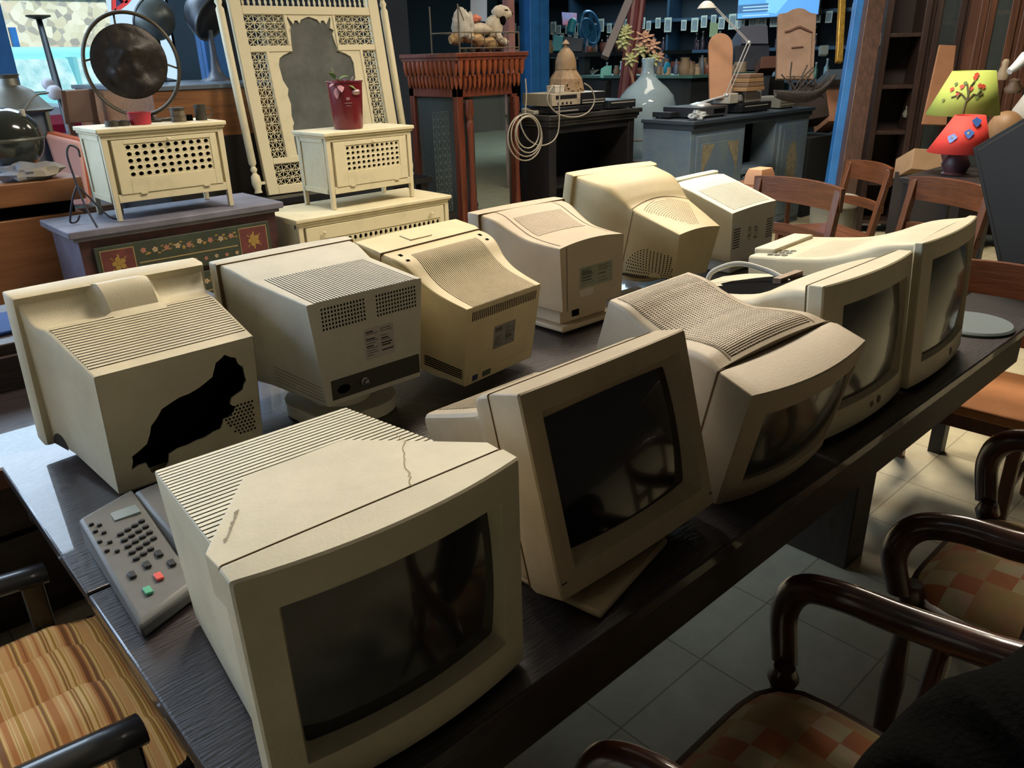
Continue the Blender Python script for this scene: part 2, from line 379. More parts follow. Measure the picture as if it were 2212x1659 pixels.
# --- back row 3: yellowed
D = .367
sh = Shell([(.098, .185, .18, .0, .288, 0, .01), (.135, .184, .18, 0, .2875, 0, .012), (.17, .178, .175, 0, .279, 0, .012), (.215, .165, .16, .0, .250, 0, .01), (.26, .155, .15, 0, .2315, 0, .006), (.31, .149, .143, 0, .2225, 0, .005), (.367, .1436, .135, 0, .2166, 0, .004)])
m, fx = monitor('yellowed CRT monitor turned away, ribs running down its curved back, raised flap on top', (1.2769, 1.4556, .7738), (.1142, .1443, 0), .376, .2935, .10, .008, (.035,) * 4, .02, sh, P3, G1, back=True, D=D)
top = lambda x, y: (x, y, sh.top(x, y)); rf = lambda x, z: (x, D, z)
on(m, slats(top, -.124, .120, .142, .366, 40, 'v', .52, h=.001, seg=18), fx, 'vent_grille', [P3, DARK])
on(m, MB().box(-.02, .06, .03, .075, .2915, .2965), fx, 'flap', P3, bevel=.0015)
for sx in (-1, 1): on(m, bars(top, [(sx * .148, .128, sx * .148, .165)], .011, sgn=1, lift=.001), fx, 'slot', DARK, smooth=0)
on(m, bars(rf, [(-.125 + .0072 * k, .178, -.125 + .0072 * k, .203) for k in range(35)], .003, sgn=-1), fx, 'vent_holes', DARK, smooth=0)
label_on('sticker', rf, .035, -.05, .075, .14, m, 0, fx, mat('label_grey', '8f8a84', rough=.6, var=.3, vscale=40), seed=5, sgn=-1)
on(m, MB().box(-.125, .125, D - .001, D + .002, .004, .03), fx, 'socket_strip', P3, bevel=.001)
for a, b, mm in ((.09, .108, mat('port_blue', '27305c')), (.04, .07, mat('port_green', '4c5446'))): on(m, MB().box(a, b, D, D + .004, .009, .024), fx, 'port', mm)
for sg in (-1, 1): on(m, bars(lambda y, t: sh.side(sg, y, t), [(.24, .1 + .026 * k, .36, .1 + .026 * k) for k in range(5)], .0035, sgn=sg), fx, 'side_vent', DARK, smooth=0)
standbase(m, fx, .10, .33, .12, -.02, .0, P3)
# --- back row 4: taupe
D = .365
sh = Shell([(.05, .185, .18, .004, .272, .004, .008), (.10, .18, .172, .003, .263, .006, .012), (.16, .168, .16, .002, .236, .008, .012), (.22, .157, .148, 0, .2135, .009, .01), (.29, .148, .14, 0, .2035, .010, .006), (.365, .1431, .135, 0, .1985, .012, .004)])
m, fx = monitor('taupe CRT monitor turned away, with a sunken finely perforated panel on its wavy top', (1.7797, 1.5692, .8251), (-.0198, -.0239, 0), .391, .2778, .053, .012, (.035,) * 4, .02, sh, P4, G1, back=True, D=D)
top = lambda x, y: (x, y, sh.top(x, y)); rf = lambda x, z: (x, D, z)
on(m, slats(top, -.105, .105, .12, .235, 22, 'u', .6, h=.0012, seg=14, cross=30), fx, 'vent_grille', [P4, mat('vent_brown', '54473c', rough=.8)])
for s in (-1, 1): on(m, bars(top, [(s * .125, .055 + .0155 * k, s * .125, .055 + .0155 * (k + 1)) for k in range(19)], .0028, lift=.0009), fx, 'panel_seam', SEAM, smooth=0)
label_on('sticker', rf, .06, -.09, .06, .125, m, 0, fx, mat('label_sage', '8d907c', rough=.6, var=.1, vscale=30), seed=9, sgn=-1)
on(m, bars(rf, [(.06, .045, -.0, .045)], .022, sgn=-1, lift=.0008), fx, 'white_sticker', mat('label_white', 'c6bcae', rough=.6), smooth=0)
on(m, bars(rf, [(.115, .0, .115, .2)], .002, sgn=-1), fx, 'rear_seam', DARK, smooth=0)
on(m, MB().box(-.10, .11, .12, .33, -.05, .0), fx, 'stand_neck', P4, bevel=.004)
on(m, MB().box(-.13, .13, .08, .36, -.068, -.05), fx, 'stand_foot', P4, bevel=.006)
on(m, MB().box(.03, .06, .33, .333, -.035, -.012), fx, 'port', DARK)
# --- back row 5: tall honey coloured with dotted back
D = .47
sh = Shell([(.03, .205, .20, .0, .306, .0, .01), (.09, .20, .19, .0, .306, .012, .02), (.17, .185, .175, .0, .300, .02, .02), (.235, .165, .15, .005, .272, .016, .016), (.27, .152, .14, .01, .2535, .012, .01), (.33, .138, .125, .02, .241, .010, .006), (.40, .122, .105, .035, .229, .009, .004), (.47, .105, .085, .05, .217, .010, .003)])
m, fx = monitor('tall honey-coloured CRT monitor turned away, rounded top and arcs of small round vent holes', (2.262, 1.55, .775), (-.0965, .17, 0), .44, .312, .04, .01, (.035,) * 4, .02, sh, P5, G1, back=True, D=D, seam=False)
top = lambda x, y: (x, y, sh.top(x, y))
pts = [(r * .0085 * sin(a), .275 + .19 - r * .0085 * cos(a)) for r in range(3, 24) for a in [(-.62 + 1.24 * k / (r * 1.3)) for k in range(int(r * 1.3) + 1)]]
pts = [(x, y) for x, y in pts if y > .272 + .0 and abs(x) < sh.at(y)[0] * .93 and y < .465]
on(m, holes(top, pts, .0022), fx, 'vent_holes', mat('hole_brown', '6a5335', rough=.9), smooth=0)
on(m, bars(top, [(x * .01, .268 - .02 * (1 - (x / 15) ** 2) + .012, (x + 1) * .01, .268 - .02 * (1 - ((x + 1) / 15) ** 2) + .012) for x in range(-15, 15)], .003, lift=.0008), fx, 'panel_seam', SEAM, smooth=0)
for sg in (1, -1):
    sd = lambda y, t, sg=sg: sh.side(sg, y, t)
    P_ = []
    for r in range(3, 15):
        k = int(r * 2)
        for i in range(k + 1):
            a = pi * i / k; yy, tt = .40 + r * .0085 * cos(a), .02 + r * .036 * sin(a)
            if .285 < yy < .46 and tt < .50: P_.append((yy, tt))
    on(m, holes(sd, P_, .0028, sgn=sg), fx, 'side_vent', DARK, smooth=0)
    on(m, bars(sd, [(.268 + .02 * t / 10, t / 10, .268 + .02 * (t + 1) / 10, (t + 1) / 10) for t in range(10)], .003, sgn=sg), fx, 'side_seam', SEAM, smooth=0)
standbase(m, fx, .10, .33, .12, -.016, .02, P5)
# --- back row 6: pale
D = .30
sh = Shell([(.03, .178, .175, .0, .268, .004, .008), (.06, .178, .175, .0, .270, .006, .008), (.12, .174, .17, .0, .250, .006, .006), (.30, .174, .165, .0, .185, .004, .005)], smooth=False)
m, fx = monitor('small pale grey-white CRT monitor turned away, nearest the wooden chairs', (2.7213, 1.5821, .8125), (.0623, -.0041, 0), .372, .2813, .03, .006, (.03,) * 4, .02, sh, P6, G1, back=True, D=D, seam=False)
top = lambda x, y: (x, y, sh.top(x, y)); rf = lambda x, z: (x, D, z)
on(m, slats(top, -.14, .14, .13, .285, 30, 'u', .62, h=.0012, seg=4), fx, 'vent_grille', [P6, mat('vent_grey', '8a8676')])
on(m, bars(rf, [(s * .155, .05 + .010 * k, s * .105, .05 + .010 * k) for s in (-1, 1) for k in range(8)], .005, sgn=-1), fx, 'vent_holes', mat('vent_dark', '33312c'), smooth=0)
label_on('torn_sticker', rf, .05, -.05, .055, .12, m, 0, fx, mat('label_pale', 'cdc9b8', rough=.6), seed=14, sgn=-1)
on(m, MB().box(-.10, .10, .06, .27, -.062, .0), fx, 'stand', P6, bevel=.006)
# --- front row 1: nearest, cream
sh = Shell([(.03, .180, .172, .004, .3265, 0, .006), (.05, .178, .170, .004, .300, 0, .006), (.125, .165, .157, .0, .3000, 0, .004), (.40, .1495, .142, -.002, .2650, 0, .004)], smooth=False)
m, fx = monitor('large cream CRT monitor nearest the viewer, a cracked wedge-shaped top over a ribbed slope', (.4054, .6492, .7567), (-.0591, .0189, -.0178), .37, .329, .037, .022, (.040, .036, .047, .056), .022, sh, P7, G1, bezmat=P1, seam=.0004)
pl = [(-.183, .036), (.183, .036), (.183, .063), (.095, .155), (.048, .203), (-.092, .199), (-.166, .097), (-.185, .069)]
mb = MB(); mb.loft([[(x * 1.0, y, .326 - max(0, y - .05) * .02) for x, y in pl], [(x * .995, y + .002, .27) for x, y in pl]][::-1]); mb.build('top_cover', P7, m, smooth=0, bevel=.0015)
top = lambda x, y: (x, y, sh.top(x, y))
on(m, slats(top, -.15, .15, .10, .397, 26, 'u', .68, h=.0014, seg=3, ulim=lambda v: (-.164 + (v - .12) * .055, .164 - (v - .12) * .055)), fx, 'vent_grille', [P7, DARK])
lid = lambda x, y: (x, y, .3262 - max(0, y - .05) * .02)
rnd = random.Random(3); c = [(.105, .165)]
while c[-1][1] > .012 and len(c) < 40: c.append((c[-1][0] - rnd.uniform(-.003, .0065), c[-1][1] - rnd.uniform(.003, .008)))
on(m, bars(lid, [(*a, *b) for a, b in zip(c, c[1:])], .0011, lift=.0008), fx, 'crack', mat('crack_brown', 'a18c62', rough=.9), smooth=0)
on(m, bars(lid, [(-.163 + .003 * k + rnd.uniform(-.002, .002), .075 + .0045 * k, -.158 + .003 * k, .078 + .0045 * k) for k in range(12)], .0022, lift=.0008), fx, 'scuff', mat('scuff', '9c9079', rough=.9), smooth=0)
on(m, MB().box(-.135, .135, .06, .36, -.004, .01), fx, 'foot', P7, bevel=.002)
# --- front row 2: leaning back on a stand
sh = Shell([(.07, .190, .186, .004, .322, 0, .01), (.124, .186, .18, .008, .315, 0, .012), (.14, .168, .16, .03, .292, 0, .016), (.18, .156, .15, .05, .279, 0, .016), (.34, .148, .14, .06, .266, 0, .014)], n=5)
m, fx = monitor('brown-beige CRT monitor with a black screen leaning back on its tilted stand', (.8909, .6599, .7903), (.0004, -.2743, 0), .40, .327, .075, .006, (.036, .028, .036, .039), .03, sh, P8, G2, slope=.022, seam=.0006)
top = lambda x, y: (x, y, sh.top(x, y))
on(m, slats(top, -.12, .12, .185, .335, 15, 'u', .55, h=.0011, seg=3), fx, 'vent_grille', [P8, DARK])
on(m, bars(lambda x, z: (x, -.006 * (1 - (x / .2) ** 2), z), [(-.195, .026, .198, .022)], .002, sgn=1), fx, 'front_seam', DARK, smooth=0)
A = atz(1305, 1338, .752); Bq = atz(1445, 1173, .752); Cq = atz(1230, 1304, .752)
b = MB(); b.loft([[(x, y, z) for x, y in ((.735, .622), (.972, .672), (.935, .90), (.70, .86))] for z in (.752, .766)]); b.loft([[(.80, .70, z), (.92, .72, z), (.90, .84, z), (.78, .82, z)] for z in (.764, .80)])
mi = (Matrix.Translation(m.location) @ m.rotation_euler.to_matrix().to_4x4()).inverted()
xform(b, lambda v: mi @ Vector(v)).build('stand', P8, m, bevel=.006)
# --- front row 3: wavy ribbed, leaning forward
sh = Shell([(.088, .165, .16, .03, .284, .012, .01), (.13, .158, .155, .03, .283, .016, .012), (.19, .148, .15, .03, .262, .016, .012), (.25, .138, .15, .03, .239, .014, .012), (.32, .132, .15, .03, .236, .012, .010), (.38, .128, .15, .03, .240, .008, .008), (.43, .124, .15, .03, .232, 0, .006)])
m, fx = monitor('taupe CRT monitor pitched forward, its wavy back ribbed from end to end', (1.3609, .6945, .7263), (-.1168, .2788, -.0938), .338, .287, .086, .022, (.045, .012, .055, .035), .010, sh, P4, G3, k=.96)
top = lambda x, y: (x, y, sh.top(x, y))
on(m, slats(top, -.104, .104, .100, .425, 58, 'u', .52, h=.0013, seg=12, cross=26, ulim=lambda v: (-.116 + (v - .1) * .03, .116 - (v - .1) * .03)), fx, 'vent_grille', [P4, mat('vent_brown2', '3a3029', rough=.8)])
for s in (-1, 1): on(m, bars(top, [(s * (.124 - .0022 * k), .095 + .0165 * k, s * (.124 - .0022 * (k + 1)), .095 + .0165 * (k + 1)) for k in range(20)], .0028, lift=.001), fx, 'panel_seam', SEAM, smooth=0)
# --- front row 4: broken top with cable
sh = Shell([(.035, .19, .186, .01, .315, .008, .014), (.08, .185, .18, .01, .312, .01, .016), (.14, .172, .168, .015, .292, .008, .016), (.20, .155, .15, .02, .268, .006, .016), (.28, .145, .138, .03, .262, .006, .02), (.36, .135, .125, .04, .258, .004, .02), (.42, .115, .105, .05, .250, 0, .02)])
m, fx = monitor('cream CRT monitor with its top torn open and a pale cable looping out', (1.6181, .6351, .7984), (-.0115, -.0766, 0), .405, .331, .037, .02, (.065, .03, .05, .055), .016, sh, P1, G3, k=1.05)
top = lambda x, y: (x, y, sh.top(x, y))
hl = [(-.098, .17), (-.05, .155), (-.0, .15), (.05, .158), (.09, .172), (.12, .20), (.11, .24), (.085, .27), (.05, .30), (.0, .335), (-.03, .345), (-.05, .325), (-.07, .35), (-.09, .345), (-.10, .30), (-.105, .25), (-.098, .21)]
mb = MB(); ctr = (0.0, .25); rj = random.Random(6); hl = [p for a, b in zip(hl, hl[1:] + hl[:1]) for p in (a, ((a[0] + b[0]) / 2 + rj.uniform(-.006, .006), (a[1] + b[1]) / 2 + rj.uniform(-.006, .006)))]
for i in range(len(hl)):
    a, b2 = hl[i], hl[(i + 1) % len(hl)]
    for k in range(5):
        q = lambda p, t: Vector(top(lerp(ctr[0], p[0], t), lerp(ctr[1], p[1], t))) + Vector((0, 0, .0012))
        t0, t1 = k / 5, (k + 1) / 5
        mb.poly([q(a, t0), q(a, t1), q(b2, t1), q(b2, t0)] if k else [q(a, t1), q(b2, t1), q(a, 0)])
on(m, mb, fx, 'torn_dark_sheet', DARK)  # dark sheet laid on the whole shell, shade of the tear as colour
on(m, slats(top, -.115, -.112, .19, .38, 1, 'u'), fx, 'vent_grille', [P7, DARK]) if 0 else None
on(m, bars(top, [(x, .395 - .0006 * abs(x * 100) ** 2 * .3, x + .02, .395 - .0006 * abs((x + .02) * 100) ** 2 * .3) for x in [-.09 + .02 * k for k in range(9)]], .0015), fx, 'rib_line', SEAM, smooth=0)
on(m, MB().tube(bez([(-.01, .40, .255), (0, .385, .285), (.02, .33, .305), (.035, .26, .292), (.03, .2, .272)], 8), .006, 10), fx, 'cable', mat('cable_pale', 'b9b6ab', rough=.5))
on(m, MB().box(.0, .10, .205, .225, .262, .285).box(.005, .095, .202, .206, .268, .274), fx, 'circuit_connector', mat('board_tan', '9a7d62', var=.4, vscale=90), smooth=0)
for x, r in ((-.115, .007), (-.078, .009)): on(m, holes(lambda a, z: (a, -.02 * (1 - (a / .2075) ** 2), z), [(x + .12, .03)], r, sgn=1, n=12, lift=.0012), fx, 'button', SEAM, smooth=0)
# --- front row 5: far right, cream
sh = Shell([(.02, .20, .195, .0, .350, .004, .008), (.10, .19, .186, .0, .338, .008, .012), (.16, .178, .172, .005, .315, .008, .014), (.24, .168, .16, .01, .292, .006, .014), (.34, .165, .155, .02, .283, .004, .012), (.45, .16, .15, .03, .279, 0, .01)])
m, fx = monitor('cream CRT monitor at the far end of the front row, beside the black flat panel', (2.0667, .643, .7852), (.0594, -.0636, 0), .41, .354, .022, .018, (.052, .014, .046, .056), .014, sh, P1, G3, k=1.03, seam=False)
top = lambda x, y: (x, y, sh.top(x, y))
pts = [(-.15 + .012 * i + (.006 if j % 2 else 0), .20 + .0065 * j) for i in range(20) for j in range(20)]
on(m, holes(top, pts, .002, ry=.0014), fx, 'vent_holes', mat('hole_tan', '9c8a5e', rough=.9), smooth=0)
mb = MB()
for i in range(3):
    for j in range(3):
        p = Vector(top(-.135 + .026 * i, .36 + .02 * j)) + Vector((0, 0, .001)); mb.tube([p + Vector((.008 * cos(t), .008 * sin(t), 0)) for t in [2 * pi * k / 12 for k in range(13)]], .0012, 4)
on(m, mb, fx, 'ring_moulding', mat('ring_grey', '8e8f86'))
on(m, MB().box(-.11, .13, .40, .46, .275, .292), fx, 'raised_panel', P7, bevel=.004)
on(m, holes(lambda a, z: (a, -.018 * (1 - (a / .205) ** 2), z), [(.05, .03)], .010, sgn=1, n=12, lift=.0012), fx, 'button', SEAM, smooth=0)
on(m, MB().hexa([(-.12, .05, -.006), (.12, .05, -.006), (.12, .3, .010), (-.12, .3, .010), (-.12, .05, .02), (.12, .05, .02), (.12, .3, .03), (-.12, .3, .03)]), fx, 'foot', P7)
# ------------------------------------------------------------------ setting
def tiles(key, c1, c2, cm, size, off, rough=.45):
    m = bpy.data.materials.new(key); m.use_nodes = True; nt = m.node_tree; b = nt.nodes['Principled BSDF']; b.inputs['Roughness'].default_value = rough
    tc = nt.nodes.new('ShaderNodeTexCoord'); mp = nt.nodes.new('ShaderNodeMapping'); mp.inputs['Location'].default_value = (-off[0], -off[1], 0)
    br = nt.nodes.new('ShaderNodeTexBrick'); br.offset = 0; br.squash = 1
    for k, v in (('Scale', 1), ('Mortar Size', .003), ('Brick Width', size), ('Row Height', size), ('Mortar Smooth', .3)): br.inputs[k].default_value = v
    br.inputs['Color1'].default_value = srgb(c1); br.inputs['Color2'].default_value = srgb(c2); br.inputs['Mortar'].default_value = srgb(cm)
    n = nt.nodes.new('ShaderNodeTexNoise'); n.inputs['Scale'].default_value = 7; n.inputs['Detail'].default_value = 8; n.inputs['Roughness'].default_value = .7
    mx = nt.nodes.new('ShaderNodeMix'); mx.data_type = 'RGBA'; mx.blend_type = 'MULTIPLY'; mx.inputs['Factor'].default_value = .55
    L = nt.links.new; L(tc.outputs['Object'], mp.inputs['Vector']); L(mp.outputs['Vector'], br.inputs['Vector']); L(mp.outputs['Vector'], n.inputs['Vector'])
    L(br.outputs['Color'], mx.inputs['A']); L(n.outputs['Fac'], mx.inputs['B']); L(mx.outputs['Result'], b.inputs['Base Color'])
    return m
FLOOR = tiles('cement_tile', 'e2d7b8', 'd6cba8', 'aaa083', .343, (1.163, .910))
struct('floor', MB().box(-5, 14, -4, 8.2, -.1, 0), FLOOR, smooth=0)
struct('floor_hall', MB().box(6.2, 14, 8.2, 14, -.1, 0), FLOOR, smooth=0)
WALLD = mat('wall_navy', '2a3340', rough=.85, var=.3, vscale=2); WALLC = mat('wall_plaster', '8d8672', rough=.9, var=.2, vscale=2)
struct('ceiling', MB().box(-5, 14, -4, 8.2, 4.4, 4.5).box(5.4, 14, 8.2, 14, 4.4, 4.5), mat('ceiling_paint', '6d675c', rough=.95), smooth=0)
struct('wall_back', MB().box(3.35, 5.45, 7.5, 7.62, 0, 4.4), WALLD, smooth=0)
struct('wall_front', MB().box(-5, 14, -4.1, -4, 0, 4.4), mat('wall_dim', '4a443c', rough=.9), smooth=0)
struct('wall_left', MB().box(-5.1, -5, -4, 8.2, 0, .9).box(-5.1, -5, -4, 8.2, 3.6, 4.4).box(-5.1, -5, -4, 2.6, .9, 3.6), WALLC, smooth=0)
struct('wall_right', MB().box(12.9, 13, -4, 14, 0, 4.4), mat('wall_ink', '10171d', rough=.9), smooth=0)
struct('wall_hall', MB().box(5.4, 13, 13.9, 14, 0, 4.4), mat('wall_ink2', '18242c', rough=.9), smooth=0)
struct('wall_partition', MB().box(5.4, 5.5, 7.6, 14, 0, 4.4), WALLD, smooth=0)
BLUE = mat('blue_paint', '2a6cb0', rough=.45, var=.25, vscale=5, bump=.1, bscale=30)
GLASS = mat('window_glass', 'e8f2f4', rough=.02, trans=1, ior=1.02, spec=.3)
w = MB().box(-5, -4.9, 7.44, 7.6, 0, 4.4).box(1.36, 1.62, 7.42, 7.62, 0, 4.4).box(-5, 3.35, 7.46, 7.58, 0, .35).box(-5, 3.35, 7.46, 7.58, 3.5, 4.4).box(3.15, 3.35, 7.44, 7.62, 0, 4.4).box(-2, -1.8, 7.44, 7.6, 0, 4.4)
struct('window_1', w, BLUE, smooth=0, bevel=.006)
w = MB()
for a, b in ((-4.9, -2), (-1.8, 1.36), (1.62, 3.15)): w.box(a, b, 7.51, 7.518, .35, 3.5)
struct('window_2', w, GLASS, smooth=0)
w = MB().box(7.08, 7.24, 7.3, 7.5, 0, 4.4).box(7.27, 7.42, 7.32, 7.48, 0, 4.4)
struct('trim_1', w, BLUE, smooth=0, bevel=.01)
struct('trim_2', MB().box(6.82, 6.92, 7.4, 7.5, 0, 4.4), mat('pink_wood', 'b5837e', rough=.7, var=.2), smooth=0)
# courtyard
STONE = mat('rubble_stone', 'd6cdb4', rough=.95)
nt = STONE.node_tree; bs = nt.nodes['Principled BSDF']; tc = nt.nodes.new('ShaderNodeTexCoord'); vo = nt.nodes.new('ShaderNodeTexVoronoi'); vo.inputs['Scale'].default_value = 8.5
rp = nt.nodes.new('ShaderNodeValToRGB'); 
for i, (p_, c_) in enumerate(((0, 'c9a98a'), (.2, 'e6dfc8'), (.55, 'cfc4a6'), (.75, '9a948a'), (1, 'efe9d6'))):
    e = rp.color_ramp.elements[i] if i < 2 else rp.color_ramp.elements.new(p_)
    e.position = p_; e.color = srgb(c_)
nt.links.new(tc.outputs['Object'], vo.inputs['Vector']); nt.links.new(vo.outputs['Color'], rp.inputs['Fac']); nt.links.new(rp.outputs['Color'], bs.inputs['Base Color'])
struct('wall_courtyard', MB().box(-14, 5.3, 16.5, 16.8, 0, 2.68), STONE, smooth=0)
struct('trim_3', MB().box(-14, 5.3, 16.46, 16.8, 2.68, 4.4), mat('lintel_grey', '5f6a72', rough=.8, var=.4, vscale=2), smooth=0)
struct('ground', MB().box(-14, 5.4, 7.9, 16.5, .2, .3), mat('yard_ground', 'a49a86', rough=.95, var=.3), smooth=0)
# ------------------------------------------------------------------ light
wd = bpy.data.worlds.new('sky'); bpy.context.scene.world = wd; wd.use_nodes = True
bg = wd.node_tree.nodes['Background']; bg.inputs[0].default_value = (.62, .78, 1, 1); bg.inputs[1].default_value = 1.2
def area(name, loc, target, size, size_y, power, col):
    l = bpy.data.lights.new(name, 'AREA'); l.shape = 'RECTANGLE'; l.size = size; l.size_y = size_y; l.energy = power; l.color = col
    o = bpy.data.objects.new(name, l); COL.objects.link(o); o.location = loc
    o.rotation_euler = (Vector(target) - Vector(loc)).to_track_quat('-Z', 'Y').to_euler(); return o
WARM = (1, .87, .68)
area('ceiling_light_table', (2.35, 2.9, 3.55), (2.1, 2.1, .8), 1.3, .6, 120, WARM)
area('added_light_hall', (6.2, 4.6, 4.0), (6.2, 4.4, 0), 2.0, .8, 80, (1, .88, .72))  # unseen lamp added to light the background of the hall
area('ceiling_light_right', (4.6, 2.2, 3.8), (4.3, 2.0, 0), 1.2, .6, 175, WARM)
area('added_light_shop', (10.6, 8.6, 3.9), (11.6, 8.2, .6), 3, 2, 240, (.62, .88, 1))  # unseen cool lamp added to lift the far shop shelves
area('daylight_left_window', (-4.8, 4.6, 2.3), (1, 4.2, .9), 5, 2.6, 70, (.62, .78, 1))
area('daylight_back_left', (-1.7, 7.2, 1.9), (1.3, 4.3, 1.0), 3.0, 2.4, 165, (.55, .74, 1))
area('added_light_left', (-.7, 1.5, 3.6), (-.7, 1.5, 0), .8, .8, 9, (1, .90, .74)).data.spread = .95  # unseen narrow-beam lamp added to brighten the floor at left
area('daylight_back_window', (.6, 7.3, 3.35), (1.0, 3.2, .8), 4.8, 1.3, 190, (.66, .82, 1))
s = bpy.data.lights.new('sun', 'SUN'); s.energy = 5.5; s.angle = .1; s.color = (1, .97, .92)
o = bpy.data.objects.new('sun', s); COL.objects.link(o); o.rotation_euler = (radians(38), radians(8), 0)
sc = bpy.context.scene; sc.view_settings.view_transform = 'Standard'; sc.view_settings.look = 'None'; sc.view_settings.exposure = 0; sc.view_settings.gamma = 1
# ------------------------------------------------------------------ tables
TW = mat('table_wood', '2e2629', rough=.42, col2='1d1719', vscale=3, stretch=(2, 14, 2), bump=.25, bscale=14, coat=.5, thr=(.3, .7))
TW2 = mat('table_apron', '3d3226', rough=.6, col2='2a221b', vscale=4, stretch=(1, 12, 6), thr=(.3, .7))
t = thing('long_table', 'long dark wooden table under the front row of monitors', 'table', (.185, .6, 0))
MB().box(0, 2.585, 0, .655, .722, .75).build('tabletop', TW, t, bevel=.004)
MB().box(.02, 2.55, .018, .04, .615, .722).build('apron', TW2, t, bevel=.002)
MB().box(.03, .05, .05, .62, .615, .722).build('apron', TW2, t, bevel=.002)
for x, w_, y0, y1 in ((1.985, .127, .22, .60), (.10, .127, .22, .60), (2.30, .07, .50, .60)): MB().box(x, x + w_, y0, y1, 0, .722).build('leg', TW2, t, bevel=.006)
t = thing('long_table', 'second dark wooden table joined behind, under the back row of monitors', 'table', (.185, 1.262, 0))
MB().box(0, 2.86, 0, .612, .722, .75).build('tabletop', TW, t, bevel=.004)
MB().box(.02, 2.84, .57, .59, .615, .722).build('apron', TW2, t, bevel=.002)
for x, y in ((.16, .05), (.16, .48), (2.74, .05), (2.74, .48)): MB().box(x, x + .08, y, y + .08, 0, .722).build('leg', TW2, t, bevel=.005)
t = thing('work_bench', 'worn wooden bench with a chipped brown edge behind the leftmost monitor', 'bench', (-.9, 1.9, 0))
MB().box(0, 2.2, 0, .5, .70, .735).build('benchtop', TW, t, bevel=.004)
MB().box(0, 2.2, -.012, 0, .69, .735).build('edge_strip', mat('chipped_brown', '6b4636', rough=.8, var=.4, vscale=30), t)
for x, y in ((.05, .05), (.05, .4), (2.07, .05), (2.07, .4)): MB().box(x, x + .07, y, y + .07, 0, .70).build('leg', TW2, t)
cb = MB(); rnd = random.Random(4)
for k in range(5):
    a = .05 + .012 * k; cb.tube([(a * cos(th) * (1 + .1 * rnd.random()), a * .8 * sin(th), .004 + .004 * k) for th in [2 * pi * j / 20 for j in range(21)]], .005, 6)
o = cb.build('coiled_cable', mat('cable_black', '17161a', rough=.5)); o.location = (.02, 2.02, .736); tag(o, 'coil of thin black cable on the worn bench at the far left', 'cable')
# drawer unit behind bench
DW = wood('dark_oak', '3a2a24', '241a18'); t = thing('drawer_unit', 'dark brown wooden drawer unit standing behind the leftmost monitor', 'drawers', (-.6, 2.42, 0))
MB().box(0, 1.55, 0, .45, 0, .86).build('carcass', DW, t, bevel=.004)
for i in range(3): MB().box(.04, 1.51, -.018, 0, .06 + .265 * i, .30 + .265 * i).build('drawer', DW, t, bevel=.004)
o = MB().loft([[(x * s, y * s, z) for x, y in ((0, 0), (.34, .02), (.36, .22), (.02, .24))] for s, z in ((1, 0), (.97, .012))]).build('folded_cloth', mat('cloth_blue', '2c4f8f', rough=.9, var=.3), bevel=.004); o.location = (.28, 2.50, .86); tag(o, 'folded blue cloth on the dark drawer unit', 'cloth')
# brown cabinets far left
OW = wood('orange_wood', '93603a', '7a4c2b', axis='x', scale=2)
t = thing('long_sideboard', 'low orange-brown wooden sideboard with bric-a-brac on top, left of the painted chest', 'sideboard', (-1.4, 4.92, 0))
MB().box(0, 2.66, 0, .50, .87, .99).build('top', OW, t, bevel=.006)
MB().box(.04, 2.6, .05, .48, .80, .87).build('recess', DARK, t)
MB().box(.02, 2.63, .02, .48, 0, .80).build('body', OW, t, bevel=.006)
# ------------------------------------------------------------------ terminal and small things on the table
TG = mat('terminal_grey', '5d5f60', rough=.5, var=.1, vscale=30); KG = mat('key_black', '222326', rough=.5)
def tm(p, q=(0, 0)): return p
t = thing('card_terminal', 'grey card payment terminal with black keys, a green and a red key', 'card terminal')
p0 = atz(300, 1320, .80); p1 = atz(208, 1163, .80); p2 = atz(385, 1225, .80); p3 = atz(285, 1075, .80)
O = (p0 + p1 + p2 + p3) / 4; ax = ((p2 - p0) + (p3 - p1)).normalized(); ay = ((p1 - p0) + (p3 - p2)); ay = (ay - ax * ay.dot(ax)).normalized(); az = ax.cross(ay)
sx = ((p2 - p0).length + (p3 - p1).length) / 4; sy = ((p1 - p0).length + (p3 - p2).length) / 4
t.location = (.272, 1.262, .752); t.rotation_euler = (0, 0, -.04); sx, sy = .052, .165; SK = .45
MB().loft([[(x * sx, y * sy + SK * x * sx, z) for x, y, z in ((-1, -1, 0), (1, -1, 0), (1, 1, 0), (-1, 1, 0))], [(x * sx * 1.02, y * sy * 1.02 + SK * x * sx, z) for x, y, z in ((-1, -1, .022), (1, -1, .022), (1, 1, .05), (-1, 1, .05))], [(x * sx * .97, y * sy * .97 + SK * x * sx, z) for x, y, z in ((-1, -1, .030), (1, -1, .030), (1, 1, .060), (-1, 1, .060))]]).build('case', TG, t, bevel=.006)
tf = lambda a, b: Vector((a * sx, b * sy + SK * a * sx, .045 + .015 * b))
MB().loft([[(x, y, z) for x, y in ((sx + .002, -.06), (.135, -.02), (.125, .20), (sx * .9, .19))] for z in (0, .035)] + [[(x, y, .055) for x, y in ((sx + .008, -.05), (.125, -.01), (.115, .19), (sx + .004, .18))]]).build('side_body', TG, t, bevel=.006)
def key(a, b, w, h, m, nm='key'):
    c = tf(a, b); q = MB().box(-w, w, -h, h, 0, .005); q.v = [(x + c.x, y + c.y, z + c.z) for x, y, z in q.v]; q.build(nm, m, t, bevel=.0015)
for r in range(5):
    for c in range(4 if r < 4 else 3): key(-.15 + .26 * c, .32 - .125 * r, .0055, .0035, KG)
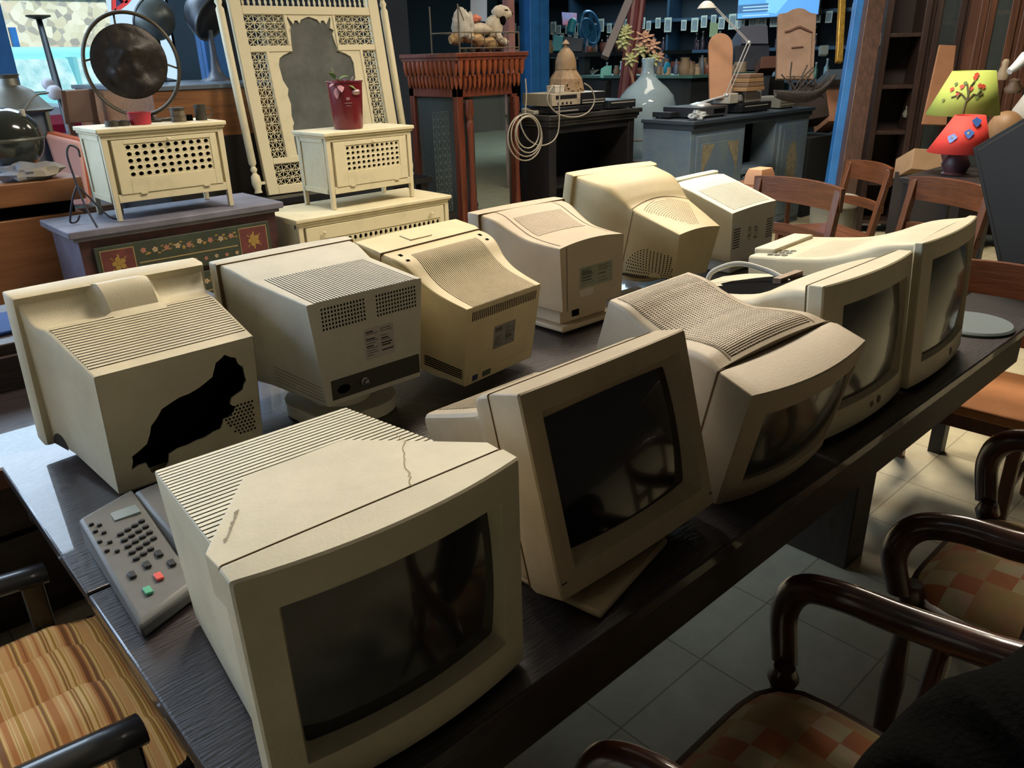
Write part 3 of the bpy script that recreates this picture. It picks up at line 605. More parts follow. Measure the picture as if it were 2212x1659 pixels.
for a, b in [(-.75, .75), (-.75, .60), (-.55, .66), (-.55, .5), (-.8, .4), (-.55, .3), (-.75, .2), (-.5, .1)]: key(a, b, .004, .003, KG)
key(-.35, -.70, .006, .010, mat('key_green', '4f9c7e', rough=.5)); key(.12, -.62, .006, .010, mat('key_red', 'c9534b', rough=.5))
for a, b in [(-.5, -.36), (.02, -.36), (.5, -.32), (.66, -.56)]: key(a, b, .0055, .009, KG)
c = tf(.35, .62); q = MB().box(-.022, .022, -.016, .016, -.002, .0025); q.v = [(x + c.x, y + c.y, z + c.z) for x, y, z in q.v]; q.build('display', mat('lcd_glass', '7d8a90', rough=.15, coat=.5), t)
c = tf(.72, .0); q = MB()
foot = atz(2098, 697, .76); o = MB().lathe([(0, 0), (.115, 0), (.118, .006), (.112, .012), (0, .012)], 40, caps=False).build('glass_plate', mat('foot_glass', '7b8588', rough=.2, coat=.5)); o.location = (foot.x, foot.y, .751); tag(o, 'round grey glass plate at the right end of the long table', 'plate')
t = thing('flat_monitor', 'black flat-panel monitor seen from behind, leaning on a side table at the right edge', 'monitor')
BWd_ = mat('side_black', '171416', rough=.5); bk = mat('panel_black', '121314', rough=.6, spec=.25); foot = atz(2098, 697, .76)
t.location = atd(2158, 628, 2.3 * 1.35); t.location.z = 0

KL = 1.35; TL = atd(2090, 318, 2.42 * KL) - t.location; BL = atd(2158, 628, 2.30 * KL) - t.location; RD = (atd(2212, 279, 2.25 * KL) - t.location - TL).normalized()
dn = (BL - TL); RD = (RD - dn.normalized() * RD.dot(dn.normalized())).normalized(); nn = RD.cross(dn.normalized())
if nn.dot(CW) < 0: nn = -nn
def panel(u0, u1, v0, v1, k0, k1): return [TL + RD * a + dn * b + nn * k for k in (k0 * 1.3, k1 * 1.3) for a, b in ((u0, v0), (u1, v0), (u1, v1), (u0, v1))]
MB().hexa(panel(0, .62, 0, 1, .02, .045)).build('frame', bk, t, bevel=.006)
MB().hexa(panel(.04, .58, .06, .92, -.012, .02)).build('rear_housing', bk, t, bevel=.01)
MB().hexa(panel(.02, .62, .925, .94, .005, .022)).build('edge_trim', mat('trim_grey', '5c5e5c', rough=.3), t)
MB().hexa(panel(.01, .61, .03, .93, .0455, .047)).build('screen', G2, t)
_z = min(v.z for v in panel(0, .62, 0, 1, .02, .045)) - .002; _c = TL + dn + RD * .28 + t.location
t = thing('side_table', 'small dark side table hidden behind the black flat panel', 'table', (_c.x - .22, _c.y - .3, 0)); MB().box(0, .5, 0, .6, _z - .03, _z).build('top', BWd_, t)
for x in (.02, .43):
    for y in (.02, .53): MB().box(x, x + .05, y, y + .05, 0, _z - .03).build('leg', BWd_, t)
_q = atd(2165, 592, 2.72); CHX, CHY, CHZ = _q.x, _q.y, _q.z
# ------------------------------------------------------------------ armchairs
AW = mat('bentwood', '4b2a1e', rough=.28, col2='2b1812', vscale=4, stretch=(5, 5, 5), coat=.5, thr=(.3, .7))
def checker(key):
    m = bpy.data.materials.new(key); m.use_nodes = True; nt = m.node_tree; b = nt.nodes['Principled BSDF']; b.inputs['Roughness'].default_value = .9; b.inputs['Sheen Weight'].default_value = .2
    tc = nt.nodes.new('ShaderNodeTexCoord'); L = nt.links.new
    c1 = nt.nodes.new('ShaderNodeTexChecker'); c1.inputs['Scale'].default_value = 1 / .052; c1.inputs['Color1'].default_value = srgb('b0693f'); c1.inputs['Color2'].default_value = srgb('bda987')
    c2 = nt.nodes.new('ShaderNodeTexChecker'); c2.inputs['Scale'].default_value = 1 / .104; c2.inputs['Color1'].default_value = (1, 1, 1, 1); c2.inputs['Color2'].default_value = (0, 0, 0, 1)
    mx = nt.nodes.new('ShaderNodeMix'); mx.data_type = 'RGBA'; n = nt.nodes.new('ShaderNodeTexNoise'); n.inputs['Scale'].default_value = 25
    m2 = nt.nodes.new('ShaderNodeMix'); m2.data_type = 'RGBA'; m2.blend_type = 'MULTIPLY'; m2.inputs['Factor'].default_value = .45
    mp = nt.nodes.new('ShaderNodeMapping'); mp.inputs['Location'].default_value = (.026, .0, .02); mp.inputs['Scale'].default_value = (1, 1, 0)
    L(tc.outputs['Object'], mp.inputs['Vector']); L(mp.outputs['Vector'], c1.inputs['Vector']); L(mp.outputs['Vector'], c2.inputs['Vector'])
    L(c2.outputs['Fac'], mx.inputs['Factor']); L(c1.outputs['Color'], mx.inputs['B']); mx.inputs['A'].default_value = srgb('ad8a5c')
    L(tc.outputs['Object'], n.inputs['Vector']); L(mx.outputs['Result'], m2.inputs['A']); L(n.outputs['Color'], m2.inputs['B']); L(m2.outputs['Result'], b.inputs['Base Color'])
    return m
CHK = checker('checked_fabric'); AG = 'bentwood armchairs with checked seats along the table'
def armchair(label, loc, rz, seat_m, frame_m, group=None, w=.265, ph=.66):
    t = thing('armchair', label, 'armchair', loc, (0, 0, rz), group)
    def seat(a, b):
        th = 2 * pi * a; rr = b; x, y = cos(th), sin(th); k = (abs(x) ** 5 + abs(y) ** 5) ** -.2
        return (x * k * rr * .248, y * k * rr * .24, .43 + .042 * (1 - rr ** 6) + .018 * (1 - rr * rr))
    MB().grid(seat, 48, 12).build('seat', seat_m, t, smooth=60)
    MB().loft([[(cos(a) * (abs(cos(a)) ** 5 + abs(sin(a)) ** 5) ** -.2 * s, sin(a) * (abs(cos(a)) ** 5 + abs(sin(a)) ** 5) ** -.2 * s * .96, z) for a in [2 * pi * k / 40 for k in range(40)]] for s, z in ((.246, .385), (.254, .39), (.254, .435), (.235, .44))]).build('seat_rail', frame_m, t)
    pts = [(-w - .0, .225, .46), (-w - .015, .245, .56), (-w - .008, .215, .63), (-w, .14, ph), (-w, .03, ph + .01), (-w + .01, -.10, ph + .035), (-w + .04, -.21, ph + .075), (-.15, -.285, ph + .11), (0, -.305, ph + .12)]
    pts = pts + [(-x, y, z) for x, y, z in pts[-2::-1]]
    P = bez(pts, 7); MB().tube(P, [.021 + .006 * sin(pi * i / len(P)) for i in range(len(P))], 12, flat=(1.25, .85)).build('arm_and_back_rail', frame_m, t, smooth=60)
    for s in (-1, 1):
        MB().lathe([(.016, 0), (.02, .05), (.026, .2), (.018, .34), (.03, .37), (.024, .40), (.02, .425), (.03, .45), (.02, .475)], 14, c=(s * .235, .21, 0)).build('front_leg', frame_m, t, smooth=50)
        MB().tube(bez([(s * .19, -.24, 0), (s * .185, -.20, .22), (s * .19, -.20, .42), (s * .225, -.215, ph + .055)], 6), .02, 10).build('rear_leg', frame_m, t, smooth=50)
        MB().tube([(s * w, -.02, .43), (s * w, -.03, ph)], [.02, .016], 10).build('arm_support', frame_m, t, smooth=50)
    MB().beam((-.19, -.225, .56), (.19, -.225, .56), .02, .05).build('back_slat', frame_m, t, bevel=.004)
    return t
armchair('dark bentwood armchair with an orange and cream checked seat, nearest the viewer', (.905, .30, 0), 0, CHK, AW)
armchair('dark bentwood armchair with a brighter checked seat, second from the viewer', (1.80, .235, 0), 0, CHK, AW)
RUST = mat('rust_fabric', 'b0764a', rough=.9, var=.15, vscale=12)
STR = bpy.data.materials.new('striped_fabric'); STR.use_nodes = True; nt = STR.node_tree; b = nt.nodes['Principled BSDF']; b.inputs['Roughness'].default_value = .9
tc = nt.nodes.new('ShaderNodeTexCoord'); mp = nt.nodes.new('ShaderNodeMapping'); mp.inputs['Scale'].default_value = (55, .08, .08); n = nt.nodes.new('ShaderNodeTexNoise'); n.inputs['Scale'].default_value = 1; n.inputs['Detail'].default_value = 2
rp = nt.nodes.new('ShaderNodeValToRGB'); rp.color_ramp.interpolation = 'CONSTANT'
for i, (p_, c_) in enumerate(((0, '7a5236'), (.36, 'b07a4c'), (.44, 'c9a070'), (.50, 'd3b98a'), (.54, 'a8853f'), (.60, '83604a'), (.66, 'c8a06a'))):
    e = rp.color_ramp.elements[i] if i < 2 else rp.color_ramp.elements.new(p_)
    e.position = p_; e.color = srgb(c_)
for a, bb in ((tc.outputs['Object'], mp.inputs['Vector']), (mp.outputs['Vector'], n.inputs['Vector']), (n.outputs['Fac'], rp.inputs['Fac']), (rp.outputs['Color'], b.inputs['Base Color'])): nt.links.new(a, bb)
BWd = mat('black_wood', '141213', rough=.3, coat=.3)
t = thing('padded_chair', 'black wooden armchair with a striped brown and tan padded seat at the left table end', 'armchair', (-.02, 1.36, 0))
def pad(a, b2):
    x = lerp(-.30, .27, a); y = lerp(-.235, .31, b2); e = min(1, 6 * min(a, 1 - a)) ** .5 * min(1, 6 * min(b2, 1 - b2)) ** .5
    ch = abs(sin(pi * 4 * b2)) ** .35
    return (x, y, .43 + .075 * e * (.66 + .34 * ch))
MB().grid(pad, 64, 24).build('seat_pad', STR, t, smooth=60)
MB().box(-.30, .27, -.24, .315, .38, .435).build('seat_frame', BWd, t, bevel=.008)
for s, y in ((-1, -.285), (1, .275)):
    MB().tube(bez([(-.34, y, .66), (-.15, y, .63), (.05, y, .615), (.20, y, .60)], 6), .022, 10, flat=(1.5, .8)).build('armrest', BWd, t, smooth=60)
    MB().box(.15, .19, y - .02, y + .02, 0, .60).build('front_leg', BWd, t, bevel=.005)
    MB().box(-.38, -.34, y - .02, y + .02, 0, .95).build('rear_leg', BWd, t, bevel=.005)
MB().box(-.375, -.345, -.28, .27, .75, .93).build('backrest', BWd, t, bevel=.008)
# black jacket over the back of the nearest armchair
def jk(a, b2):
    th = a; x = lerp(1.02, 1.42, a); y = lerp(.23, -.1, a) ; s = b2
    return (0, 0, 0)
J = [atz(1900, 1659, .66), atz(1985, 1545, .70), atz(2075, 1465, .74), atz(2212, 1420, .76)]
J = [Vector(p) for p in J]; jb = MB(); P = bez([J[0] + Vector((-.05, -.06, -.05))] + J + [J[3] + Vector((.14, -.03, .02))], 6)
rings = []
for i, p in enumerate(P):
    base = [(0, 0), (.03, -.02), (.05, -.08), (.04, -.16), (-.02, -.26), (-.16, -.30), (-.26, -.2), (-.25, -.05), (-.14, .012), (-.05, .015)]
    d = (P[min(i + 1, len(P) - 1)] - P[max(i - 1, 0)]).normalized(); nrm = Vector((-d.y, d.x, 0)).normalized()
    rings.append([p + nrm * (u * .9 - .0 + .008 * noise.noise(Vector((i * .5, k, 0)))) + Vector((0, 0, v + .012 * noise.noise(Vector((i * .4, k * .7, 3))))) for k, (u, v) in enumerate(base)])
o = jb.loft(rings).build('jacket', mat('black_wool', '050505', spec=.1, rough=.95, bump=.4, bscale=120), smooth=70); sub = o.modifiers.new('sub', 'SUBSURF'); sub.levels = 1; sub.render_levels = 1
tag(o, 'black woollen jacket bundled over the near back of the closest armchair', 'jacket')
# ------------------------------------------------------------------ cream lattice cabinets
CREAM = mat('cream_paint', 'c9c0a1', rough=.55, var=.22, vscale=9, thr=(.2, .5)); CREAM2 = mat('cream_wood_worn', 'c6bc9e', rough=.6, col2='b5835f', vscale=4, thr=(.22, .30))
def holeplate(x0, x1, z0, z1, nx, nz, r, y, th, stag=False):
    mb = MB(); cw, ch = (x1 - x0) / nx, (z1 - z0) / nz
    for i in range(nx):
        for j in range(nz):
            cx, cz = x0 + cw * (i + .5), z0 + ch * (j + .5)
            sq = [(cx + cw / 2 * a, cz + ch / 2 * b) for a, b in ((1, 0), (1, 1), (0, 1), (-1, 1), (-1, 0), (-1, -1), (0, -1), (1, -1))]
            ho = [(cx + cw * r * cos(pi / 4 * k), cz + ch * r * sin(pi / 4 * k)) for k in range(8)]
            a = [mb.vert((x, y, z)) for x, z in sq]; b = [mb.vert((x, y - .0015, z)) for x, z in ho]; c = [mb.vert((x, y + th, z)) for x, z in ho]
            for k in range(8):
                j2 = (k + 1) % 8; mb.face((a[k], a[j2], b[j2], b[k])); mb.face((b[k], b[j2], c[j2], c[k]))
    return mb
def lattice_cabinet(label, loc, rz, w, d, h, nx, nz, foot=.09, win=(.13, .87, .46, .87), knobs=1, name='lattice_cabinet', group=None):
    t = thing(name, label, 'cabinet', loc, (0, 0, rz), group); b0 = foot
    MB().box(-.018, w + .018, -.018, d + .012, h - .022, h).box(-.010, w + .010, -.010, d + .006, h - .034, h - .022).build('top', CREAM, t, bevel=.005)
    MB().box(.005, w - .005, .022, d - .005, b0, h - .034).build('body', CREAM, t)
    for q0, q1 in ((b0, b0 + .04), (h - .055, h - .034)): MB().box(.028, w - .028, .0, .022, q0, q1).build('front_rail', CREAM, t, bevel=.002)
    lx0, lx1, lz0, lz1 = w * win[0] + .02, w * win[1], h * win[2], h * win[3] - .02
    dx0, dx1, dz0, dz1 = .045, w - .045, b0 + .04, h - .058
    dr = MB().box(dx0, lx0, -.004, .016, dz0, dz1).box(lx1, dx1, -.004, .016, dz0, dz1).box(lx0, lx1, -.004, .016, dz0, lz0).box(lx0, lx1, -.004, .016, lz1, dz1).build('door', CREAM, t, bevel=.0015)
    MB().box(lx0, lx1, .017, .020, lz0, lz1).build('door_back', DARK, t)
    holeplate(lx0, lx1, lz0, lz1, nx, nz, .33, .001, .012).build('lattice', CREAM, dr, smooth=0)
    for k in range(knobs):
        kx = (lx0 + lx1) / 2 if knobs == 1 else lerp(dx0 + w * .1, dx1 - w * .1, k)
        q = MB().lathe([(.004, 0), (.004, .008), (.010, .012), (.010, .018), (.004, .022)], 14); q.v = [(x + kx, -.004 - z, y + lz1 + (dz1 - lz1) * .5) for x, y, z in q.v]; q.build('knob', CREAM, dr)
    for kx in (.25, .78): MB().box(w * kx - .016, w * kx + .016, -.008, .002, dz0 - .006, dz0 + .002).build('hinge', CREAM2, dr)
    for sx in (0, 1):
        x0 = 0 if sx == 0 else w - .03
        for y0 in (0, d - .03):
            MB().hexa([(x0 + .003, y0 + .003, 0), (x0 + .027, y0 + .003, 0), (x0 + .027, y0 + .027, 0), (x0 + .003, y0 + .027, 0), (x0, y0, h - .034), (x0 + .03, y0, h - .034), (x0 + .03, y0 + .03, h - .034), (x0, y0 + .03, h - .034)]).build('leg', CREAM2, t, bevel=.002)
        xs = 0.0 if sx == 0 else w
        MB().box(xs - .002, xs + .004, .03, d - .03, b0, b0 + .03).box(xs - .002, xs + .004, .03, d - .03, h - .06, h - .034).box(xs - .002, xs + .004, .03, .045, b0, h - .034).box(xs - .002, xs + .004, d - .045, d - .03, b0, h - .034).build('side_frame', CREAM, t, bevel=.001)
    return t
lattice_cabinet('small cream cabinet with a lattice door on the painted chest, tins on top', (1.22, 4.291, .8216), -.0097, .62, .366, .4505, 11, 5)
lattice_cabinet('small cream cabinet with a lattice door under the red bucket', (2.418, 4.223, .7205), .0221, .62, .342, .4456, 11, 5, win=(.17, .84, .48, .86))
lattice_cabinet('long low cream cabinet with a lattice band, carrying the bucket cabinet', (2.125, 4.13, 0), 0, 1.10, .48, .718, 24, 6, win=(.10, .93, .40, .84), knobs=2, name='low_cabinet')
# ------------------------------------------------------------------ painted chest
PG = mat('painted_green', '343c30', rough=.6, var=.35, vscale=12); PR = mat('painted_red', '64302f', rough=.6, var=.4, vscale=20); PL = mat('painted_line', '8a7a52', rough=.6); PT = mat('worn_violet_paint', '6b6a78', rough=.6, var=.35, vscale=7)
PK = mat('flower_pink', '98655a', rough=.6); PC = mat('flower_cream', 'a8937a', rough=.6); PY = mat('flower_yellow', '8f7438', rough=.6); PDK = mat('painted_maroon', '4a2424', rough=.6, col2='2a1a1c', vscale=14)
t = thing('painted_chest', 'antique chest of drawers painted with red and green flower panels', 'chest', (.955, 4.19, 0))
CW_, CD, CH = 1.13, .52, .82
MB().box(0, CW_, 0, CD, CH - .035, CH).box(.02, CW_ - .02, .02, CD - .01, CH - .055, CH - .035).build('top', PT, t, bevel=.006)
MB().box(.045, CW_ - .045, .045, CD, 0.06, CH - .055).build('body', mat('chest_side', '69667a', rough=.6, var=.3, vscale=10), t, bevel=.003)
MB().box(.045, CW_ - .045, .034, .045, .06, CH - .055).build('front_frame', PDK, t)
def flower(mb, x, z, r, y, m):
    for k in range(5):
        a = 2 * pi * k / 5 + x * 40; cx, cz = x + r * cos(a), z + r * sin(a)
        mb.poly([(cx + r * .62 * cos(b), y, cz + r * .62 * sin(b)) for b in [2 * pi * j / 7 for j in range(7)]], m)
    mb.poly([(x + r * .5 * cos(b), y - .0004, z + r * .5 * sin(b)) for b in [2 * pi * j / 6 for j in range(6)]], 2)
for r in range(3):
    z0 = .11 + r * .215; z1 = z0 + .185; dw = MB().box(.10, CW_ - .10, .016, .034, z0, z1).build('drawer', PG, t, bevel=.003)
    for x0, x1 in ((.125, .28), (CW_ - .28, CW_ - .125)):
        MB().box(x0 - .005, x1 + .005, .0135, .016, z0 + .018, z1 - .018).build('panel_border', PL, dw); MB().box(x0, x1, .012, .0135, z0 + .022, z1 - .022).build('red_panel', PR, dw)
        f = MB(); cx, cz = (x0 + x1) / 2, (z0 + z1) / 2; flower(f, cx, cz, .022, .0112, 2)
        for a in range(8):
            f.poly([(cx + (.045 + .012 * cos(b)) * cos(pi / 4 * a) + .005 * sin(b) * sin(pi / 4 * a), .0114, cz + (.038 + .012 * cos(b)) * sin(pi / 4 * a)) for b in [2 * pi * j / 6 for j in range(6)]], 2)
        f.build('flower_motif', [PK, PC, PY], dw, smooth=0)
    f = MB(); rnd = random.Random(r)
    for k in range(9):
        x = .33 + k * (CW_ - .66) / 8; flower(f, x, (z0 + z1) / 2 + .04 + rnd.uniform(-.006, .006), .0095, .0150, k % 2)
        flower(f, x + .02, (z0 + z1) / 2 - .055 + rnd.uniform(-.005, .005), .007, .0150, (k + 1) % 2)
        for j in range(3):
            xx, zz = x + rnd.uniform(.012, .04), (z0 + z1) / 2 + .04 + rnd.uniform(-.02, .02)
            f.poly([(xx + .010 * cos(b), .0152, zz + .004 * sin(b) + .006 * cos(b) * rnd.uniform(-1, 1)) for b in [2 * pi * q / 6 for q in range(6)]], 2)
    f.build('flower_band', [PK, PC, PY], dw, smooth=0)
    MB().box(.30, CW_ - .30, .0145, .016, (z0 + z1) / 2 - .018, (z0 + z1) / 2 - .012).build('painted_line', PL, dw)
for x in (.05, CW_ - .12):
    for y in (.05, CD - .1): MB().box(x, x + .07, y, y + .05, 0, .06).build('foot', PDK, t)
# iron easel on chest
IR = mat('wrought_iron', '2c2e38', rough=.5)
b_ = Vector((1.06, 4.30, .822)); t = thing('iron_stand', 'small wrought iron easel with a curled hook at the left of the painted chest', 'stand', tuple(b_))
MB().tube(bez([(.055, .0, .33), (.05, -.01, .37), (.02, 0, .385), (0, 0, .34), (.01, 0, .22), (.02, -.03, .1), (.04, -.07, 0)], 8), .005, 8).build('hook', IR, t)
MB().tube(bez([(.012, 0, .20), (.06, .01, .13), (.12, .02, .04), (.16, .02, .012), (.19, .02, .02), (.20, .02, .05), (.18, .02, .07)], 8), .005, 8).build('foot', IR, t)
MB().tube(bez([(.012, 0, .20), (-.01, .05, .13), (-.03, .09, .04), (-.03, .10, .012), (-.0, .11, .012), (.02, .11, .04)], 8), .005, 8).build('foot', IR, t)
# ------------------------------------------------------------------ mashrabiya screen with mirror
t = thing('mirror_screen', 'tall cream turned-wood screen with an arched mirror, leaning behind the bucket cabinet', 'mirror', (2.5127, 5.2519, .6905), (.1783, 0, -.0779)); W_, H_ = 1.122, 1.95
t.rotation_euler = (Matrix.Rotation(-.0779, 3, 'Z') @ Matrix.Rotation(-.1783, 3, 'X')).to_euler()
S_ = .08
f = MB().box(0, S_, 0, .045, 0, H_).box(W_ - S_, W_, 0, .045, 0, H_)
for z0, z1 in ((0, .06), (.205, .245), (1.185, 1.24), (1.40, 1.44), (H_ - .06, H_)): f.box(S_, W_ - S_, .002, .043, z0, z1)
for x in (.19, .91): f.box(x, x + .022, .004, .04, .245, .955)
f.box(S_, .385, .004, .04, .945, .985).box(.735, W_ - S_, .004, .04, .945, .985).box(.365, .385, .004, .04, .985, 1.185).box(.735, .755, .004, .04, .985, 1.185)
f.build('frame', CREAM2, t, bevel=.004)
def fret(x0, x1, z0, z1, nx, nz, kind=0):
    mb = MB(); cw, ch = (x1 - x0) / nx, (z1 - z0) / nz; y = .02
    for i in range(nx + 1): mb.tube([(x0 + cw * i, y, z0), (x0 + cw * i, y, z1)], .0035, 5)
    for j in range(nz + 1): mb.tube([(x0, y, z0 + ch * j), (x1, y, z0 + ch * j)], .0035, 5)
    for i in range(nx):
        for j in range(nz):
            a, c = x0 + cw * i, z0 + ch * j
            if kind == 0:
                mb.tube([(a, y, c), (a + cw, y, c + ch)], .003, 4); mb.tube([(a + cw, y, c), (a, y, c + ch)], .003, 4)
                mb.tube([(a + cw / 2, y, c), (a + cw / 2, y, c + ch)], .0025, 4)
            mb.blob((a + cw / 2, y - .002, c + ch / 2), .0075, 4); mb.blob((a, y - .002, c), .007, 4); mb.blob((a + cw, y - .002, c), .006, 4)
    return mb
for x0, x1, z0, z1, nx, nz in ((S_, .19, .245, .945, 2, 12), (.932, W_ - S_, .245, .945, 2, 12), (S_, .365, .985, 1.185, 4, 4), (.755, W_ - S_, .985, 1.185, 4, 4), (S_, .40, .06, .205, 5, 3), (.40, .72, .06, .205, 5, 3), (.72, W_ - S_, .06, .205, 5, 3)):
    fret(x0, x1, z0, z1, nx, nz).build('fretwork', CREAM, t, smooth=50)
bl = MB()
for k in range(24):
    x = S_ + .02 + k * (W_ - 2 * S_ - .04) / 23
    if abs(x - W_ / 2) < .02: continue
    bl.lathe([(.004, 1.24), (.010, 1.265), (.005, 1.285), (.011, 1.32), (.005, 1.355), (.010, 1.375), (.004, 1.40)], 8, c=(x, .02, 0))
bl.build('baluster_row', CREAM, t)
for x0 in (S_, .59):
    fret(x0, x0 + .45, 1.44, H_ - .06, 8, 8).build('fretwork', CREAM, t, smooth=50)
half = [(.0, .255), (.285, .255), (.285, .36), (.275, .45), (.262, .47), (.27, .52), (.258, .60), (.268, .66), (.255, .70), (.283, .76), (.29, .86), (.275, .905), (.24, .925), (.20, .94), (.178, .97), (.165, 1.02), (.16, 1.06), (.175, 1.085), (.15, 1.10), (.165, 1.16), (.16, 1.175), (.125, 1.125), (.112, 1.15), (.09, 1.15), (.08, 1.13), (.062, 1.155), (.035, 1.165), (0.0, 1.175)]
c0 = W_ / 2 - .005
op = [(c0 + x, z) for x, z in half[1:]] + [(c0 - x, z) for x, z in half[-2:0:-1]]
hh = cutmesh([[(.212, .245), (.91, .245), (.91, .945), (.735, .945), (.735, 1.185), (.385, 1.185), (.385, .945), (.212, .945)], op], .012, Matrix.Translation((0, .018, 0)))
hh.build('arch_panel', CREAM, t, smooth=0)
mir = mat('mirror_glass', 'b0b4b0', rough=.05, metal=.72, var=.3, vscale=6)
MB().box(.20, .92, .030, .036, .245, 1.185).build('mirror_glass', mir, t)
prof = [(.0, 0), (.028, .005), (.022, .03), (.034, .07), (.03, .12), (.014, .14), (.024, .165), (.014, .185), (.026, .205), (.027, 1.2), (.016, 1.22), (.026, 1.245), (.015, 1.27), (.034, 1.30), (.034, 1.38), (.014, 1.41), (.026, 1.43), (.026, 1.9)]
for x in (-.062, W_ + .055): MB().lathe(prof, 16, c=(x, .022, .02)).build('turned_post', CREAM, t, smooth=50)
for x, z in ((-.06, .09), (W_, .09), (-.06, 1.34), (W_, 1.34)): MB().beam((x, .022, z), (x + .06, .022, z), .02).build('post_peg', CREAM, t)
t = thing('dark_bench', 'low black bench that the turned-wood mirror screen stands on', 'bench', (2.30, 5.11, 0)); MB().box(0, 1.55, 0, .40, .64, .684).build('benchtop', mat('black_lacquer', '121316', rough=.4), t, bevel=.004)
for x in (.03, 1.45):
    for y in (.03, .35): MB().box(x, x + .07, y, y + .07, 0, .64).build('leg', MATS['black_lacquer'], t)
# ------------------------------------------------------------------ bucket with plant
c = aty(752, 263, 4.36); RED = mat('red_enamel', '6e1522', rough=.35, var=.35, vscale=5, coat=.3)
t = thing('bucket', 'dark red metal wine bucket with a side knob, holding a drooping plant', 'bucket', (c.x, c.y, 1.168))
MB().lathe([(.0, .002), (.083, 0), (.088, .01), (.105, .262), (.111, .266), (.111, .272), (.104, .272), (.088, .03), (.0, .025)], 36, caps=False).build('body', RED, t, smooth=40)
d = Vector((.72, -.69, 0)); k = MB().blob((.098, 0, .21), (.022, .03, .018), 8); k.tr(None); k.v = [tuple(Matrix.Rotation(math.atan2(-.99, .14), 3, 'Z') @ Vector(v)) for v in k.v]; k.build('knob', mat('knob_pinkish', 'a58a86', rough=.3, metal=.6), t)
for zz, hw_, hh_ in ((.175, .010, .008), (.150, .022, .0022), (.135, .014, .0018)):
    q = MB().box(-hw_, hw_, -.0015, .001, -hh_, hh_); q.v = [tuple(Matrix.Rotation(-.42, 3, 'Z') @ Vector((x, y - (.0885 + (zz - .01) * .0675), z + zz))) for x, y, z in q.v]; q.build('printed_mark', mat('print_grey', '86626a'), t, smooth=0)
SOIL = mat('soil', '2a2018', rough=1, bump=.8, bscale=60); MB().lathe([(.0, .235), (.098, .235)], 24, caps=False).build('soil', SOIL, t)
t2 = thing('potted_plant', 'drooping succulent with green and dusty pink leaves in the red bucket', 'plant', (c.x, c.y, 1.168 + .236))
LG = mat('leaf_green', '6f8a4a', rough=.5, var=.3, vscale=20); LP = mat('leaf_pink', 'a87a80', rough=.5, var=.3, vscale=20)
def leafpts(p, d, L, w, droop=.3):
    p, d = Vector(p), Vector(d).normalized(); s = d.cross(Vector((0, 0, 1))).normalized(); P = []
    for k in range(6):
        t_ = k / 5; q = p + d * L * t_ + Vector((0, 0, -droop * L * t_ * t_)); ww = w * sin(pi * min(.97, t_ * .85 + .12)); P.append((q - s * ww, q + Vector((0, 0, ww * .3)), q + s * ww))
    return P
def leaf(mb, p, d, L, w, droop=.3, m=0, th=.0022):
    P = leafpts(p, d, L, w, droop); mb.loft([[Vector(a), Vector(b) + Vector((0, 0, th)), Vector(c_), (Vector(b) + Vector((0, 0, -th)))] for a, b, c_ in P], True, True, m)
for i, (px, py, pz, dx, dy, dz, L, w, mm) in enumerate([(-.06, 0, .05, -.6, -.3, .8, .075, .02, LG), (-.075, -.02, .07, -.2, .1, 1, .06, .016, LG), (-.04, -.02, .05, .9, -.2, .5, .06, .016, LG), (-.07, -.03, .03, -1, -.2, -.1, .06, .018, LP), (-.06, -.05, .02, -.4, -.8, -.3, .07, .02, LP), (-.03, -.07, .02, .5, -.8, -.2, .06, .018, LG), (.03, -.02, .02, .3, -.2, .9, .06, .022, LP), (.05, 0, .01, .9, -.1, .4, .05, .02, LP), (.0, -.01, .03, -.2, 0, 1, .05, .014, LP), (-.085, -.05, .0, -.3, -.3, -.9, .05, .018, LP)]):
    q = MB(); leaf(q, (px, py, pz), (dx, dy, dz), L, w, .3); q.build('leaf', mm, t2, smooth=70)
q = MB().tube([(0, 0, 0), (-.03, -.01, .03), (-.06, -.02, .05)], .005).tube([(.01, 0, 0), (.03, 0, .02)], .005); q.build('stem', mat('stem_brown', '6a5440'), t2)
# ------------------------------------------------------------------ ring relief and tins on the left cabinet
TZ = .8216 + .4505
BR = mat('dark_bronze', '2f2a27', rough=.5, metal=.4, var=.3, vscale=12, bump=.3, bscale=40); RB = mat('ring_bronze', '4a4235', rough=.5, metal=.5, var=.3)
t = thing('relief_disc', 'dark bronze disc with a carved relief, hung inside a large metal ring', 'ornament', (1.535, 4.575, TZ + .001), (0, 0, -.35))
def disc(a, b):
    th = 2 * pi * a; r = .18 * b; x, z = r * cos(th), r * sin(th)
    h = .012 * (1 - b ** 8) + .05 * math.exp(-((x - .02) ** 2 / .008 + (z - .055) ** 2 / .0022)) + .03 * math.exp(-((x + .03) ** 2 / .004 + (z + .03) ** 2 / .004)) + .022 * math.exp(-((x + .07) ** 2 / .0006 + (z + .05) ** 2 / .0006)) + .02 * math.exp(-((x - .03) ** 2 / .0008 + (z + .035) ** 2 / .0012)) + .03 * math.exp(-((x - .05) ** 2 / .006 + (z + .12) ** 2 / .002)) + .004 * noise.noise(Vector((x * 30, z * 30, 0)))
    return (x - .01, -.01 - h, z + .30)
MB().grid(disc, 64, 26).build('disc', BR, t, smooth=70)
q = MB().lathe([(.0, 0), (.183, 0), (.183, .014), (.0, .014)], 48, caps=False); q.v = [(x - .01, -.004 + z, y + .30) for x, y, z in q.v]; q.build('disc_back', BR, t)
MB().tube([(.225 * cos(a), .01 * sin(a * 2), .285 + .25 * sin(a)) for a in [2 * pi * k / 60 for k in range(61)]], .014, 8, flat=(1.3, .7), caps=False).build('ring', RB, t, smooth=60)
